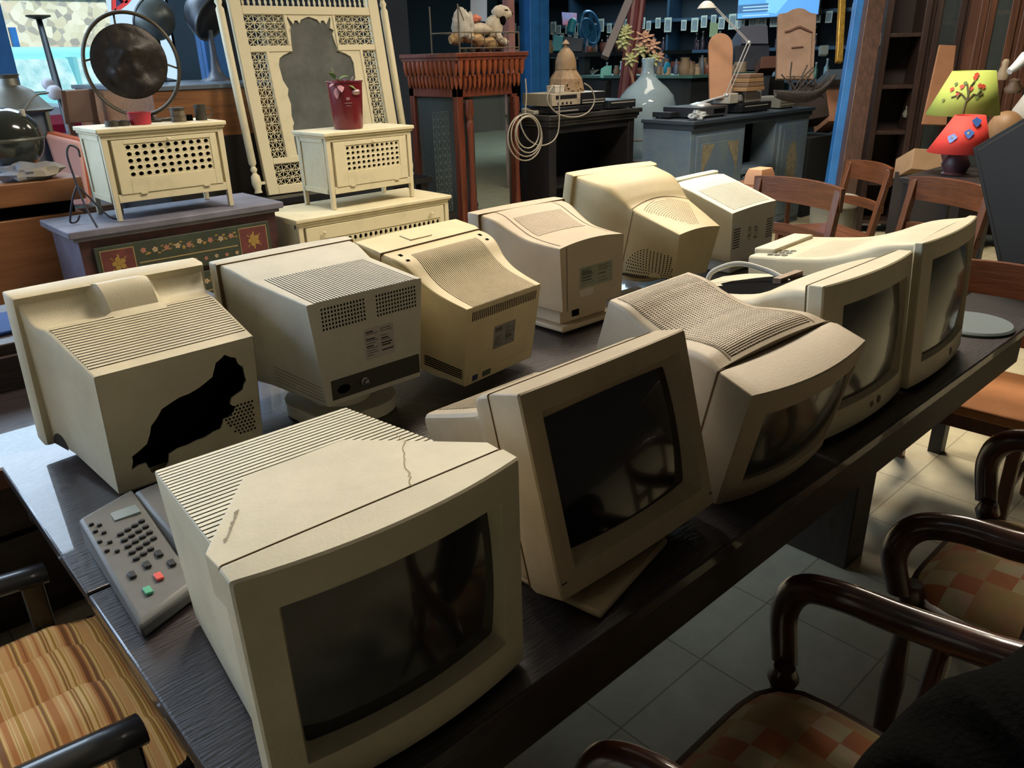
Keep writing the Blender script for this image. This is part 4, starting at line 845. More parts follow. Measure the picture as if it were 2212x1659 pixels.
for a in (1.75, 3.05, -.1): MB().tube([(.18 * cos(a) - .01, 0, .30 + .18 * sin(a)), (.225 * cos(a), 0, .285 + .25 * sin(a))], .005).build('hanger', RB, t)
MB().tube(bez([(.02, 0, .036), (.06, 0, .012), (.10, 0, .006), (.15, -.01, .01)], 6), .010).box(-.07, .09, -.05, .05, 0, .01).build('foot', RB, t)
def tinp(px): return Vector((aty(px, 255, 4.42).x, 4.42, TZ))
def tin(label, px, py, r, h, m, prof=None, name='tin', parts=None):
    p = tinp(px); t = thing(name, label, 'tin', (p.x, p.y, TZ + .001)); MB().lathe(prof or [(0, 0), (r, 0), (r, h), (r * 1.04, h), (r * 1.04, h + .004), (r * .93, h + .004), (r * .9, .006), (0, .005)], 28, caps=False).build('body', m, t, smooth=40); return t
TN = mat('old_tin', '4d4a42', rough=.5, metal=.5, var=.4, vscale=30); TN2 = mat('old_tin_print', '6e6350', rough=.5, col2='3d3833', vscale=40)
tin('shallow dark tin, leftmost on the left lattice cabinet', 240, 252, .035, .022, TN); tin('shallow grey tin beside the red pot', 262, 259, .034, .02, TN)
tin('red metal pot under the bronze ring', 302, 256, .058, .05, mat('red_tin', 'a3283a', rough=.45, var=.25), [(0, 0), (.05, 0), (.057, .055), (.06, .06), (.055, .06), (.048, .006), (0, .005)])
a = tin('flat printed tin, lower of the stack beside the mug', 386, 253, .038, .024, TN2); p = tinp(386)
t = thing('tin', 'printed tin with a dark lid, upper of the stack beside the mug', 'tin', (p.x - .002, p.y, TZ + .03)); MB().lathe([(0, 0), (.036, 0), (.036, .03), (0, .03)], 28, caps=False).build('body', TN2, t); MB().lathe([(0, .03), (.039, .03), (.039, .042), (0, .042)], 28, caps=False).build('lid', TN, t)
p = tinp(412); t = thing('tin', 'small black tin next to the mug', 'tin', (p.x, p.y + .03, TZ + .001)); MB().lathe([(0, 0), (.022, 0), (.022, .03), (0, .03)], 20, caps=False).build('body', DARK, t)
t = tin('small metal mug with a wire handle at the right of the cabinet top', 435, 249, .03, .075, TN, name='mug'); MB().tube(bez([(.03, 0, .06), (.055, 0, .055), (.062, 0, .035), (.05, 0, .015), (.03, 0, .012)], 6), .003).build('handle', TN, t)
# ------------------------------------------------------------------ big cabinet with two stage lamps behind
c1 = aty(322, 180, 5.55); c2 = aty(548, 176, 5.55); OB = wood('amber_wood', '8a5a30', '5e3a22', axis='x', scale=2)
t = thing('tall_cabinet', 'amber wooden cabinet behind the left lattice cabinet, carrying two stage lamps', 'cabinet', (c1.x, 5.55, 0)); zz = c1.z - .02; ww = 2.95 - c1.x + .05
MB().box(0, ww, 0, 1.75, zz - .03, zz).build('top', mat('slate_top', '5a626c', rough=.3), t, bevel=.004); MB().box(.01, ww - .01, .012, 1.7, zz - .34, zz - .03).build('upper_panel', OB, t, bevel=.003)
MB().box(.01, ww - .01, .01, 1.7, 0, zz - .34).build('lower_case', mat('near_black_wood', '1b1614', rough=.5), t, bevel=.003)
sw = MB()
for k in range(3): sw.tube([(ww - .22 + (.02 + .02 * k) * cos(a), .008, zz - .62 - .08 * k + (.02 + .015 * k) * sin(a)) for a in [2 * pi * j / 16 for j in range(15)]], .003, 5)
sw.build('scroll_ornament', mat('faded_ornament', '5d5148'), t)
LB = mat('lamp_black', '20242c', rough=.35, metal=.3); LG2 = mat('lamp_grey', '4a4f52', rough=.35, metal=.4)
def stagelamp(label, px, py, dep, r, m, aim, base):
    c = atd(px, py, dep); t = thing('stage_lamp', label, 'lamp', (c.x, c.y, base)); h = c.z - base
    d = Vector(aim).normalized(); q = d.to_track_quat('Z', 'Y').to_matrix()
    def put(prof, nm, mm):
        b = MB().lathe(prof, 36, caps=False); b.v = [tuple(q @ Vector(v) + Vector((0, 0, h))) for v in b.v]; return b.build(nm, mm, t, smooth=50)
    put([(0, -r * .95), (r * .45, -r * .9), (r * .8, -r * .6), (r, -r * .1), (r * 1.02, r * .2), (r * .99, r * .22), (r * .9, r * .15), (0, 0)], 'housing', m)
    put([(r * 1.0, r * .16), (r * 1.06, r * .18), (r * 1.06, r * .26), (r * .98, r * .27), (r * .97, r * .2)], 'rim', LG2)
    return t, h
t, h = stagelamp('grey drum-shaped stage lamp behind the bronze ring', 332, 40, 6.25, .165, mat('lamp_zinc', '5f6664', rough=.4, metal=.5), (-.3, .6, .35), c1.z - .02)
MB().lathe([(.10, 0), (.10, .01), (.02, .03), (.018, h - .15)], 20).build('stem', LB, t)
t, h = stagelamp('black stage lamp on a flared foot left of the mirror screen', 448, 34, 6.0, .17, LB, (.3, -.5, -.35), c1.z - .02)
MB().lathe([(.13, 0), (.125, .012), (.07, .03), (.04, .08), (.025, .18), (.02, h - .1)], 28).build('flared_foot', mat('foot_grey', '4b505a', rough=.4), t, smooth=60)
# ------------------------------------------------------------------ carved display case
VW = wood('red_walnut', '6d3522', '3f1f18', axis='z', scale=3, rough=.4); t = thing('display_case', 'red-brown glass display case with a carved scalloped cornice', 'display case', (4.0, 4.94, 0)); w_, d_, h_ = .63, .62, 1.36
for x in (0, w_ - .06):
    for y in (0, d_ - .06): MB().box(x, x + .06, y, y + .06, 0, h_).build('post', VW, t, bevel=.004)
MB().box(0, w_, 0, .06, h_ - .09, h_).box(0, .06, 0, d_, h_ - .09, h_).box(0, w_, d_ - .06, d_, h_ - .09, h_).box(w_ - .06, w_, 0, d_, h_ - .09, h_).build('top_rail', VW, t, bevel=.003)
MB().box(0, w_, 0, d_, .0, .28).build('base', VW, t, bevel=.006); MB().box(.02, w_ - .02, .02, d_ - .02, h_ - .01, h_ + .01).build('ceiling_panel', VW, t)
vg = mat('case_glass', 'c8d4d2', rough=.05, trans=.95, ior=1.05); MB().box(.06, w_ - .06, .025, .029, .28, h_ - .09).build('glass_door', vg, t); MB().box(.025, .029, .06, d_ - .06, .28, h_ - .09).build('side_glass', vg, t)
MB().box(.06, w_ - .06, d_ - .05, d_ - .03, .28, h_ - .09).build('back_panel', mat('case_back', '1c1a1e', rough=.5), t)
q = MB().lathe([(.028, 0), (.028, .06), (.02, .08), (.036, .11), (.03, .16), (.022, .4), (.026, .75), (.03, .80), (.02, .83), (.036, .88), (.03, .98)], 16, c=(.09, -.03, .27)); q.build('turned_column', VW, t)
MB().lathe([(.028, 0), (.028, .06), (.02, .08), (.036, .11), (.03, .16), (.022, .4), (.026, .75), (.03, .80), (.02, .83), (.036, .88), (.03, .98)], 16, c=(w_ - .05, -.03, .27)).build('turned_column', VW, t)
cz = h_
MB().box(-.055, w_ + .055, -.085, d_ + .03, cz + .195, cz + .225).box(-.045, w_ + .045, -.075, d_ + .02, cz + .17, cz + .195).build('cornice', VW, t, bevel=.003)
cr = MB()
def corb(o, d, n, L, lv, z0, z1, r):
    for k in range(n):
        c = o + d * (L * (k + .5) / n); cr.lathe([(r * .35, z0), (r * .8, z0 + (z1 - z0) * .3), (r, z0 + (z1 - z0) * .7), (r, z1)], 8, c=(c.x, c.y, cz))
corb(Vector((-.03, -.055, 0)), Vector((1, 0, 0)), 12, w_ + .06, 0, .06, .17, .024); corb(Vector((-.03, -.055, 0)), Vector((0, 1, 0)), 12, d_ + .06, 0, .06, .17, .024)
corb(Vector((-.01, -.03, 0)), Vector((1, 0, 0)), 14, w_ + .02, 0, -.03, .07, .018); corb(Vector((-.01, -.03, 0)), Vector((0, 1, 0)), 14, d_ + .02, 0, -.03, .07, .018)
cr.build('scalloped_corbels', wood('red_walnut_light', '8a4526', '4f2618', axis='z'), t, smooth=50)
o = fret(.0, .16, .0, .82, 3, 14).build('fretwork_panel', mat('grey_lattice', '9a958a', rough=.7)); o.location = (4.12, 5.40, .32); tag(o, 'pale fretwork panel standing inside the glass display case', 'panel')
o = MB().lathe([(0, 0), (.06, .0), (.09, .08), (.05, .2), (.03, .26), (.035, .28), (0, .28)], 20, caps=False).build('vase', mat('vase_violet', '4a4663', rough=.3), smooth=50); o.location = (4.36, 5.3, .285); tag(o, 'dim violet vase inside the glass display case', 'vase')
# plush dog and driftwood in a wire cradle on the case
ct = Vector((4.0, 4.94, h_ + .226)); t = thing('wire_cradle', 'thin wire cradle on top of the carved display case', 'stand', tuple(ct)); wr = mat('rusty_wire', '5a5244', rough=.6, metal=.5); q = MB()
for x in (.03, .64):
    for y in (-.02, .32): q.tube([(x, y, 0), (x, y, .33 if x < .3 else .14)], .006, 6)
for z in (.14,): q.tube([(.03, -.02, z), (.64, -.02, z), (.64, .32, z), (.03, .32, z), (.03, -.02, z)], .005, 6)
for x in (.15, .28, .40, .52): q.tube([(x, -.02, .02), (x, -.02, .14)], .004, 5)
q.tube([(.03, -.02, .33), (.1, .0, .22)], .004, 5).tube([(.03, -.02, .03), (.64, -.02, .03)], .005, 6).build('wires', wr, t)
DR = mat('driftwood', 'a88a5e', rough=.85, col2='7a6245', vscale=5, stretch=(2, 9, 9), bump=.5, bscale=20)
o = MB().tube(bez([(0.04, .1, .09), (.18, .08, .115), (.32, .1, .085), (.48, .1, .06), (.62, .12, .075)], 8), [.03 + .02 * sin(k * .5) ** 2 for k in range(33)], 12).build('driftwood', DR, smooth=60); o.location = tuple(ct); tag(o, 'long piece of pale driftwood lying in the wire cradle', 'driftwood')
CL = mat('plush_cream', 'b5aa98', rough=.95, var=.35, vscale=14, bump=.4, bscale=50)
t = thing('plush_dog', 'shaggy cream plush dog with a dark nose lying on the driftwood', 'toy', tuple(ct + Vector((0, .12, .13))))
MB().blob((.34, .02, .035), (.19, .07, .045), 12, amp=.3, seed=2).blob((.50, 0, .05), (.07, .06, .085), 10, amp=.3, seed=4).build('body', CL, t, smooth=80)
MB().blob((.575, -.01, .155), (.085, .055, .055), 12, amp=.2, seed=5).blob((.635, -.015, .145), (.04, .038, .036), 10).build('head', CL, t, smooth=80)
MB().blob((.675, -.02, .15), (.013, .014, .014), 8).build('nose', DARK, t); MB().blob((.56, -.045, .10), (.03, .02, .04), 8).build('ear', DARK, t)
MB().tube([(.565, -.062, .17), (.585, -.064, .172), (.60, -.06, .17)], .006, 6).build('eye', DARK, t)
MB().tube([(.50, -.04, .0), (.52, -.07, -.05), (.56, -.1, -.07)], [.03, .025, .02], 8).build('paw', CL, t); MB().tube([(.20, 0, .02), (.16, -.05, -.01), (.22, -.09, -.03)], [.035, .03, .02], 8).build('paw', CL, t)
t = thing('white_cloth', 'crumpled off-white cloth hanging over the left end of the driftwood', 'cloth', tuple(ct + Vector((.13, .08, .14)))); MB().blob((0, 0, .06), (.07, .06, .11), 14, amp=.5, seed=9).blob((.07, 0, .05), (.045, .05, .10), 12, amp=.5, seed=11).build('cloth', mat('cloth_offwhite', 'a8a49a', rough=.95, var=.3, vscale=18), t, smooth=80)
o = MB().blob((0, 0, 0), (.07, .03, .025), 12, amp=.5, seed=21).build('coral_cloth', mat('coral', 'b56a56', rough=.9, var=.3), smooth=80); o.location = tuple(ct + Vector((.30, .12, .24))); tag(o, 'small coral-red cloth lying on the plush dog', 'cloth')
# ------------------------------------------------------------------ black carved table with old electronics
BT = mat('black_brown_wood', '221d1e', rough=.45, col2='16181c', vscale=3, stretch=(2, 8, 8)); t = thing('media_table', 'black-brown open media table carrying old video recorders', 'table', (4.70, 4.64, 0)); tw, td, th = 1.19, .55, 1.10
MB().box(0, tw, 0, td, th - .035, th).box(.02, tw - .02, .02, td - .01, th - .065, th - .035).box(.03, tw - .03, .03, td, th - .09, th - .065).build('top', mat('black_top', '3a3834', rough=.4, col2='232222', vscale=4), t, bevel=.005)
for x in (.05, tw - .13): MB().box(x, x + .08, .05, td - .03, 0, th - .09).build('side_panel', BT, t, bevel=.004)
MB().box(.13, tw - .13, .06, .08, th - .15, th - .09).build('apron', BT, t); MB().box(.13, tw - .13, .08, td - .04, .50, .53).build('shelf', BT, t); MB().box(.13, tw - .13, td - .06, td - .04, 0, th - .09).build('back_panel', mat('deep_navy', '0d131c', rough=.6), t)
VB = mat('vcr_beige', '8d8775', rough=.5, var=.15); VS = mat('vcr_silver', 'a09c94', rough=.4, metal=.3); VK = mat('vcr_black', '1b1c20', rough=.35)
def deck(label, x, y, z, w, d, h, m, face, rz=0, slots=(), name='video_recorder'):
    t = thing(name, label, 'video recorder', (x, y, z), (0, 0, rz)); MB().box(0, w, .004, d, .008, h).build('case', m, t, bevel=.003); MB().box(.004, w - .004, -.004, .004, .010, h - .003).build('front_panel', face, t, bevel=.002)
    for a, b, c, e, mm in slots: MB().box(a, b, -.0065, -.004, c, e).build('button' if b - a < .03 else 'slot', mm, t)
    for a in (.03, w - .03):
        for c in (.03, d - .03): MB().lathe([(.012, 0), (.012, .009)], 10, c=(a, c, 0)).build('foot', DARK, t)
    return t
zt = th + .001
deck('black video recorder under the beige one on the media table', 4.80, 4.70, zt, .62, .32, .055, VK, VK, slots=((.03, .3, .02, .03, VS),))
deck('beige video recorder with square buttons on the media table', 4.80, 4.72, zt + .056, .35, .34, .105, VB, mat('vcr_tan', '9a8f80', rough=.5), slots=((.05, .30, .06, .09, VK),) + tuple((.07 + .05 * k, .09 + .05 * k, .018, .036, VK) for k in range(4)))
deck('silver and black video recorder to the right of the beige one', 5.16, 4.73, zt + .056, .32, .32, .10, VS, VK, slots=((.02, .30, .012, .022, VS), (.02, .30, .034, .042, VS)))
deck('flat black recorder at the right end of the media table', 5.50, 4.70, zt, .34, .36, .075, mat('vcr_slate', '2b3136', rough=.4), VK, rz=-.05, slots=((.02, .32, .05, .06, VS),))
t = thing('desk_phone', 'flat grey desk telephone base at the left end of the media table', 'telephone', (4.74, 4.86, zt), (0, 0, .1)); MB().loft([[(0, 0, 0), (.2, 0, 0), (.2, .14, 0), (0, .14, 0)], [(0, 0, .03), (.2, 0, .03), (.2, .14, .05), (0, .14, .05)]]).build('base', mat('phone_grey', '8a877c', rough=.5), t, bevel=.006); MB().box(.02, .16, .01, .12, .036, .044).build('keypad', VK, t)
t = thing('adapter_box', 'small white box sitting on the beige video recorder', 'box', (4.93, 4.80, zt + .162)); MB().box(0, .11, 0, .1, 0, .055).build('box', mat('box_white', 'b9b4aa', rough=.5), t, bevel=.003); MB().box(-.002, .112, -.002, .102, .044, .056).build('lid', MATS['box_white'], t, bevel=.002)
CBL = mat('grey_cable', '8f887b', rough=.5)
def px_path(pts, y): return [aty(a, b, y) for a, b in pts]
q = MB(); pts = [(1196, 183), (1185, 200), (1182, 215), (1190, 232), (1210, 248), (1240, 253), (1265, 246), (1280, 230), (1284, 210), (1276, 190), (1262, 180)]
q.tube(bez(px_path(pts, 4.60), 6), .0055, 6)
o = q.build('cable', CBL, smooth=60); tag(o, 'loop of grey cable drooping in front of the beige video recorder', 'cable')
q = MB(); pts = [(1211, 184), (1208, 220), (1208, 260), (1204, 290), (1190, 308), (1165, 314), (1140, 300), (1125, 270), (1128, 250)]
q.tube(bez(px_path(pts, 4.60), 6), .0055, 6)
for rx, ry, cx, cy, ph in ((37, 50, 1134, 297, 0), (33, 46, 1137, 292, .4), (28, 40, 1141, 290, .8), (24, 34, 1140, 286, 1.3)):
    q.tube([aty(cx + rx * cos(a), cy + ry * sin(a), 4.60 - .012 * ph) for a in [2 * pi * k / 28 for k in range(29)]], .0055, 6, caps=False)
q.tube(bez(px_path([(1135, 170), (1137, 200), (1136, 225), (1134, 246)], 4.60), 5), .0055, 6)
o = q.build('cable', CBL, smooth=60); tag(o, 'coil of grey cable hanging from the left end of the media table', 'cable')
# pierced lantern
LT = mat('pierced_brass', '8d7355', rough=.6, var=.35, vscale=20); c = atd(1222, 178, 6.75); t = thing('pierced_lantern', 'brown pierced metal lantern with a domed top behind the video recorders', 'lantern', (c.x, c.y, 1.102), (0, 0, .5)); s_ = c.z + .0 - 1.10
MB().lathe([(.20, 0), (.17, .14), (.145, .26), (.10, .32), (.092, .335)], 8).build('body', LT, t, smooth=0); MB().lathe([(.095, .335), (.092, .40), (.07, .46), (.035, .50), (.02, .51)], 12).build('dome', LT, t, smooth=50); MB().lathe([(.015, .51), (.015, .53), (.035, .535), (.02, .555), (0.004, .57)], 12).build('finial', LT, t)
q = MB(); rnd = random.Random(5)
for f_ in range(8):
    a0, a1 = 2 * pi * f_ / 8, 2 * pi * (f_ + 1) / 8
    for k in range(30):
        u_, v_ = rnd.uniform(.12, .88), rnd.uniform(.06, .92); r = lerp(.20, .145, v_); z = .26 * v_
        p = Vector((lerp(cos(a0), cos(a1), u_) * r, lerp(sin(a0), sin(a1), u_) * r, z)); n_ = Vector((cos((a0 + a1) / 2), sin((a0 + a1) / 2), .2)).normalized(); tx = n_.cross(Vector((0, 0, 1))).normalized(); tz = tx.cross(n_) * -1; s1 = rnd.uniform(.004, .008)
        q.poly([p + n_ * .002 + tx * s1 * cos(b) + tz * s1 * .8 * sin(b) for b in [2 * pi * j / 6 for j in range(6)]])
q.build('piercing', DARK, t, smooth=0)
# demijohn with succulent
c = atd(1392, 338, 7.78); JG = mat('demijohn_glass', 'b9d2de', rough=.06, trans=.55, ior=1.2, spec=.7, coat=.3, var=.2, vscale=2)
t = thing('shelf_table', 'narrow brown side table under the big glass demijohn', 'table', (c.x - .35, c.y - .3, 0)); MB().box(0, .9, 0, .6, c.z - .04, c.z).build('tabletop', wood('side_wood', '4a3329', '2e211d'), t, bevel=.004)
for x in (.04, .80):
    for y in (.04, .5): MB().box(x, x + .06, y, y + .06, 0, c.z - .04).build('leg', MATS['side_wood'], t)
t = thing('demijohn', 'huge pale blue-green glass demijohn beside the media table', 'bottle', (c.x, c.y, c.z + .001)); t.scale = (1.08,) * 3
MB().lathe([(0, .01), (.20, .0), (.235, .03), (.26, .12), (.268, .30), (.262, .44), (.235, .53), (.17, .60), (.10, .655), (.062, .70), (.052, .75), (.050, .80), (.058, .81), (.058, .835), (.046, .84)], 48, caps=False).build('glass', JG, t, smooth=60)
MB().lathe([(.265, .16), (.268, .165), (.265, .17)], 48, caps=False).build('sediment_line', mat('sediment', '6f5f4c', rough=.8), t)
SG = mat('succulent_green', 'a3a273', rough=.6, col2='7f8455', vscale=20); SP_ = mat('succulent_pink', 'b08a70', rough=.6, col2='8f6a58', vscale=20)
t = thing('succulent', 'branching succulent with green and pink rosettes rising behind the demijohn', 'plant', (c.x + .28, c.y + .33, c.z)); org = t.location.copy()
dd = 7.95
for px, py, rr, mm in ((1348, 78, 19, SG), (1345, 92, 16, SG), (1392, 85, 20, SP_), (1408, 100, 17, SP_), (1385, 108, 16, SG), (1362, 128, 15, SG), (1412, 128, 15, SG), (1352, 64, 12, SG), (1424, 122, 10, SP_)):
    p = atd(px, py, dd) - org; q = MB(); R0 = rr * dd / FPX
    for ring in range(3):
        for k in range(7):
            A_ = Vector((-.5 + .5 * noise.noise(Vector((px, py, 0)) * .37), -.55, .6)).normalized(); B_1 = A_.cross(Vector((0, 0, 1))).normalized(); B_2 = A_.cross(B_1)
            a = 2 * pi * (k + ring * .5) / 7; el = .15 + .5 * ring; d_v = (B_1 * cos(a) + B_2 * sin(a)) * cos(el) + A_ * sin(el)
            leaf(q, p, d_v, R0 * (1.25 - .25 * ring), R0 * .42, .12, 0, .010)
    q.build('rosette', mm, t, smooth=70)
q = MB()
for px, py in ((1350, 90), (1395, 95), (1415, 130)): q.tube(bez([(0, 0, .2), (0.0, 0, .45), tuple((atd(px, py, dd) - org) * .8 + Vector((0, 0, .08))), tuple(atd(px, py, dd) - org)], 5), .014, 6)
q.tube([(0, 0, 0), (0, 0, .3)], .02, 6)
q.build('stem', mat('stem_tan', '7a5d45', rough=.8), t)
# ------------------------------------------------------------------ blue sideboard
SB = mat('dusty_blue_paint', '4c6076', rough=.65, col2='5f6d74', vscale=4, bump=.15, bscale=30); SB2 = mat('dark_blue_edge', '25303c', rough=.5); OR = mat('worn_gold', '7f7a66', rough=.7, var=.4, vscale=30)
t = thing('blue_sideboard', 'dusty blue painted desk with two panelled cupboards and faded gold corners', 'sideboard', (5.38, 3.73, 0)); sw_, sd_, sh_ = 1.90, .50, 1.05
MB().box(-.03, sw_, -.02, sd_, sh_ - .03, sh_).box(0, sw_ - .02, 0, sd_, sh_ - .075, sh_ - .03).build('top', SB2, t, bevel=.006)
for x0, x1 in ((0, .78), (1.28, sw_ - .03)):
    MB().box(x0, x1, .02, sd_, 0, sh_ - .075).build('case', SB, t, bevel=.004)
    dr = MB().box(x0 + .06, x1 - .06, .0, .02, .06, .93).build('door', SB, t, bevel=.003)
    MB().box(x0 + .12, x1 - .12, -.006, 0, .12, .87).build('raised_panel', SB, dr, bevel=.006)
    if x0 == 0:
        for s in (0, 1):
            e0 = x0 + .13 if s == 0 else x1 - .13; sg = 1 if s == 0 else -1
            MB().poly([(e0, -.008, .86), (e0 + sg * .17, -.008, .86), (e0 + sg * .12, -.008, .78), (e0 + sg * .03, -.008, .66), (e0, -.008, .56)]).build('corner_ornament', OR, dr, smooth=0)
    else: MB().loft([[(lerp(x0, x1, .5) + .09 * cos(a) * s_, -.0075, .55 + .22 * sin(a) * s_) for a in [2 * pi * k / 20 for k in range(20)]] for s_ in (1,)], True, False).build('panel_ornament', OR, dr, smooth=0)
MB().box(.78, 1.28, .25, .27, .0, .97).build('back_panel', DARK, t); MB().box(.78, 1.28, .03, .3, .0, .56).build('drawer_case', SB, t, bevel=.004); MB().box(.80, 1.26, .01, .03, .36, .54).build('drawer', SB, t, bevel=.004); MB().box(.76, 1.30, .0, .3, .56, .60).build('inner_shelf', SB, t, bevel=.004)
zs = sh_ + .001
deck('black video recorder at the left of the blue desk, under the lamp foot', 5.55, 3.82, zs, .43, .34, .085, VK, mat('vcr_steel', '3a3b3f', rough=.35), slots=((.22, .38, .03, .065, DARK), (.05, .15, .02, .028, VS)))
deck('low black recorder behind the bag on the blue desk', 5.46, 4.02, zs, .2, .18, .05, VK, VK)
deck('dark recorder under the pale box on the blue desk', 6.22, 3.84, zs, .48, .34, .08, VK, VK, slots=((.05, .42, .05, .058, VS),))
deck('grey ribbed device at the right end of the blue desk', 6.86, 3.84, zs, .28, .28, .10, mat('dev_grey', '6a6a62', rough=.6), mat('dev_grey2', '59594f', rough=.6), slots=((.02, .26, .03, .038, VS), (.02, .26, .055, .063, VS)))
t = thing('projector', 'pale square-edged projector box on the dark recorder', 'projector', (6.30, 3.86, zs + .081)); MB().box(0, .26, 0, .2, 0, .09).build('body', mat('proj_pale', 'a3a096', rough=.5), t, bevel=.008); MB().box(-.19, 0, .03, .2, 0, .085).build('side_body', MATS['proj_pale'], t, bevel=.008); MB().box(-.07, -.03, .0, .03, .02, .07).build('dial', mat('dial_grey', '77787a', rough=.4), t, bevel=.004)
o = MB().blob((0, 0, .03), (.07, .06, .035), 10, amp=.6, seed=3).build('plastic_bag', mat('clear_plastic', 'a9b0b4', rough=.2, trans=.3), smooth=20); o.location = (5.49, 3.78, zs); tag(o, 'small crumpled clear plastic bag at the left end of the blue desk', 'bag')
# desk lamp
LS = mat('lamp_silver', 'a9aaac', rough=.35, metal=.5); z0 = zs + .086; b0 = Vector((5.80, 3.97, z0)); t = thing('desk_lamp', 'white jointed drafting lamp standing on the black recorder', 'lamp', tuple(b0)); j1 = Vector((-.03, 0, .09)); j2 = atd(1618, 92, 6.35) - b0; j3 = atd(1543, 14, 6.3) - b0; k0 = atd(1570, 206, 6.35) - b0
MB().lathe([(0, 0), (.09, 0), (.085, .012), (.03, .028), (0, .03)], 28, caps=False).tube([(0, 0, .02), tuple(k0)], .009, 8).build('base', LS, t, smooth=50)
off = CR * .014
MB().tube([tuple(k0 - off), tuple(j2 - off)], .005, 6).build('lower_arm', LS, t); MB().tube([tuple(k0 + off), tuple(j2 + off)], .005, 6).build('lower_arm', LS, t)
MB().tube([tuple(j2 - off * .6), tuple(j3 - off * .6)], .004, 6).build('upper_arm', LS, t); MB().tube([tuple(j2 + off * .6), tuple(j3 + off * .6)], .004, 6).build('upper_arm', LS, t)
MB().blob(tuple(j2), .016, 8).blob(tuple(k0), .015, 8).build('joint', LS, t)
hd = atd(1527, 12, 6.3) - b0; q = MB().lathe([(.012, .055), (.03, .05), (.055, .03), (.075, 0), (.07, 0), (.05, .026), (.02, .044)], 28, caps=False); q.v = [tuple(hd + Vector((x, y, z - .02))) for x, y, z in q.v]; q.build('lamp_head', mat('lamp_cream', 'b9b9b4', rough=.4), t, smooth=60)
# wooden pieces
WB = mat('mdf_board', '93684a', rough=.6, var=.15, vscale=8)
def plate_at(name, label, cat, pts, dep, th, m, base=None, grp=None):
    P = [atd(a, b, dep) for a, b in pts]; c = sum(P, Vector()) / len(P); n_ = -CW; o = MB().loft([[p - c + CW * k for p in P] for k in (0, th)]).build(name, m, bevel=.004); o.location = c; return tag(o, label, cat, grp)
arch = [(1533, 215), (1531, 110)] + [(1557 - 26 * cos(a), 98 - 27 * sin(a)) for a in [pi * k / 10 for k in range(11)]] + [(1584, 110), (1580, 212)]
plate_at('arched_board', 'plain brown arched wooden board standing behind the drafting lamp', 'board', arch, 6.62, .03, WB)
t = thing('chair_panel', 'tan carved wooden panel with a shaped top behind the blue desk', 'panel', tuple(atd(1720, 130, 6.9))); TN3 = mat('tan_wood', '8c7463', rough=.65, col2='7a6252', vscale=4)
def pp(pts, dep, th, nm, m): MB().loft([[atd(a, b, dep) - t.location + CW * k for a, b in pts] for k in (0, th)]).build(nm, m, t, bevel=.003)
pp([(1678, 170), (1682, 30), (1700, 27), (1712, 20), (1725, 17), (1738, 19), (1750, 27), (1764, 30), (1757, 170)], 6.9, .04, 'panel', TN3)
pp([(1696, 66), (1706, 64), (1720, 57), (1729, 55), (1742, 61), (1756, 68), (1756, 71), (1742, 66), (1730, 60), (1720, 62), (1708, 68), (1696, 70)], 6.885, .01, 'carved_groove', mat('groove_brown', '54362c'))
pp([(1698, 165), (1699, 75), (1708, 72), (1722, 64), (1730, 63), (1742, 68), (1754, 74), (1750, 165)], 6.89, .01, 'inner_panel', TN3)
pp([(1710, 101), (1736, 99), (1736, 102), (1710, 104)], 6.878, .01, 'slot', MATS['groove_brown'])
t = thing('wicker_basket', 'dark boat-shaped wicker basket with bare twigs on the blue desk', 'basket', tuple(atd(1728, 205, 6.3))); WK = mat('wicker_dark', '2e2a28', rough=.8, bump=.8, bscale=60)
def bk_(a, b2):
    x = lerp(-.20, .27, a); e = 1 - abs((a - .45) / .56) ** 2.2; th = pi * b2; rr = .09 * max(.05, e) ** .5; lift = .13 * max(0, (a - .5) * 2) ** 2 + .02 * max(0, (.3 - a)) 
    v = CR * x + Vector((CW.x, CW.y, 0)).normalized() * (rr * cos(th)) + Vector((0, 0, -rr * 1.0 * sin(th) + .03 + lift)); return v
MB().grid(bk_, 24, 12).build('basket', WK, t, smooth=60).modifiers.new('solid', 'SOLIDIFY').thickness = .012
q = MB(); rnd = random.Random(8)
for k in range(16):
    x = rnd.uniform(-.14, .2); a = CR * x + Vector((0, 0, -.02)); b = CR * (x + rnd.uniform(-.12, .14)) + CW * rnd.uniform(-.05, .05) + Vector((0, 0, rnd.uniform(.08, .24))); m_ = (a + b) / 2 + CR * rnd.uniform(-.04, .04); q.tube(bez([a, m_, b], 4), .006, 5)
q.build('twigs', mat('twig', '3b3431', rough=.8), t, smooth=60)
t = thing('book_stack', 'stack of worn papers and wood slabs left of the basket', 'papers', tuple(atd(1610, 180, 6.7)))
for k in range(4): plate = MB().box(-.13 + .01 * k, .15 - .012 * k, -.1, .1, -.06 + .035 * k, -.028 + .035 * k).build('slab', mat('slab_%d' % (k % 2), ('9a7a55', '7d6450')[k % 2], rough=.8, var=.3), t, bevel=.004)
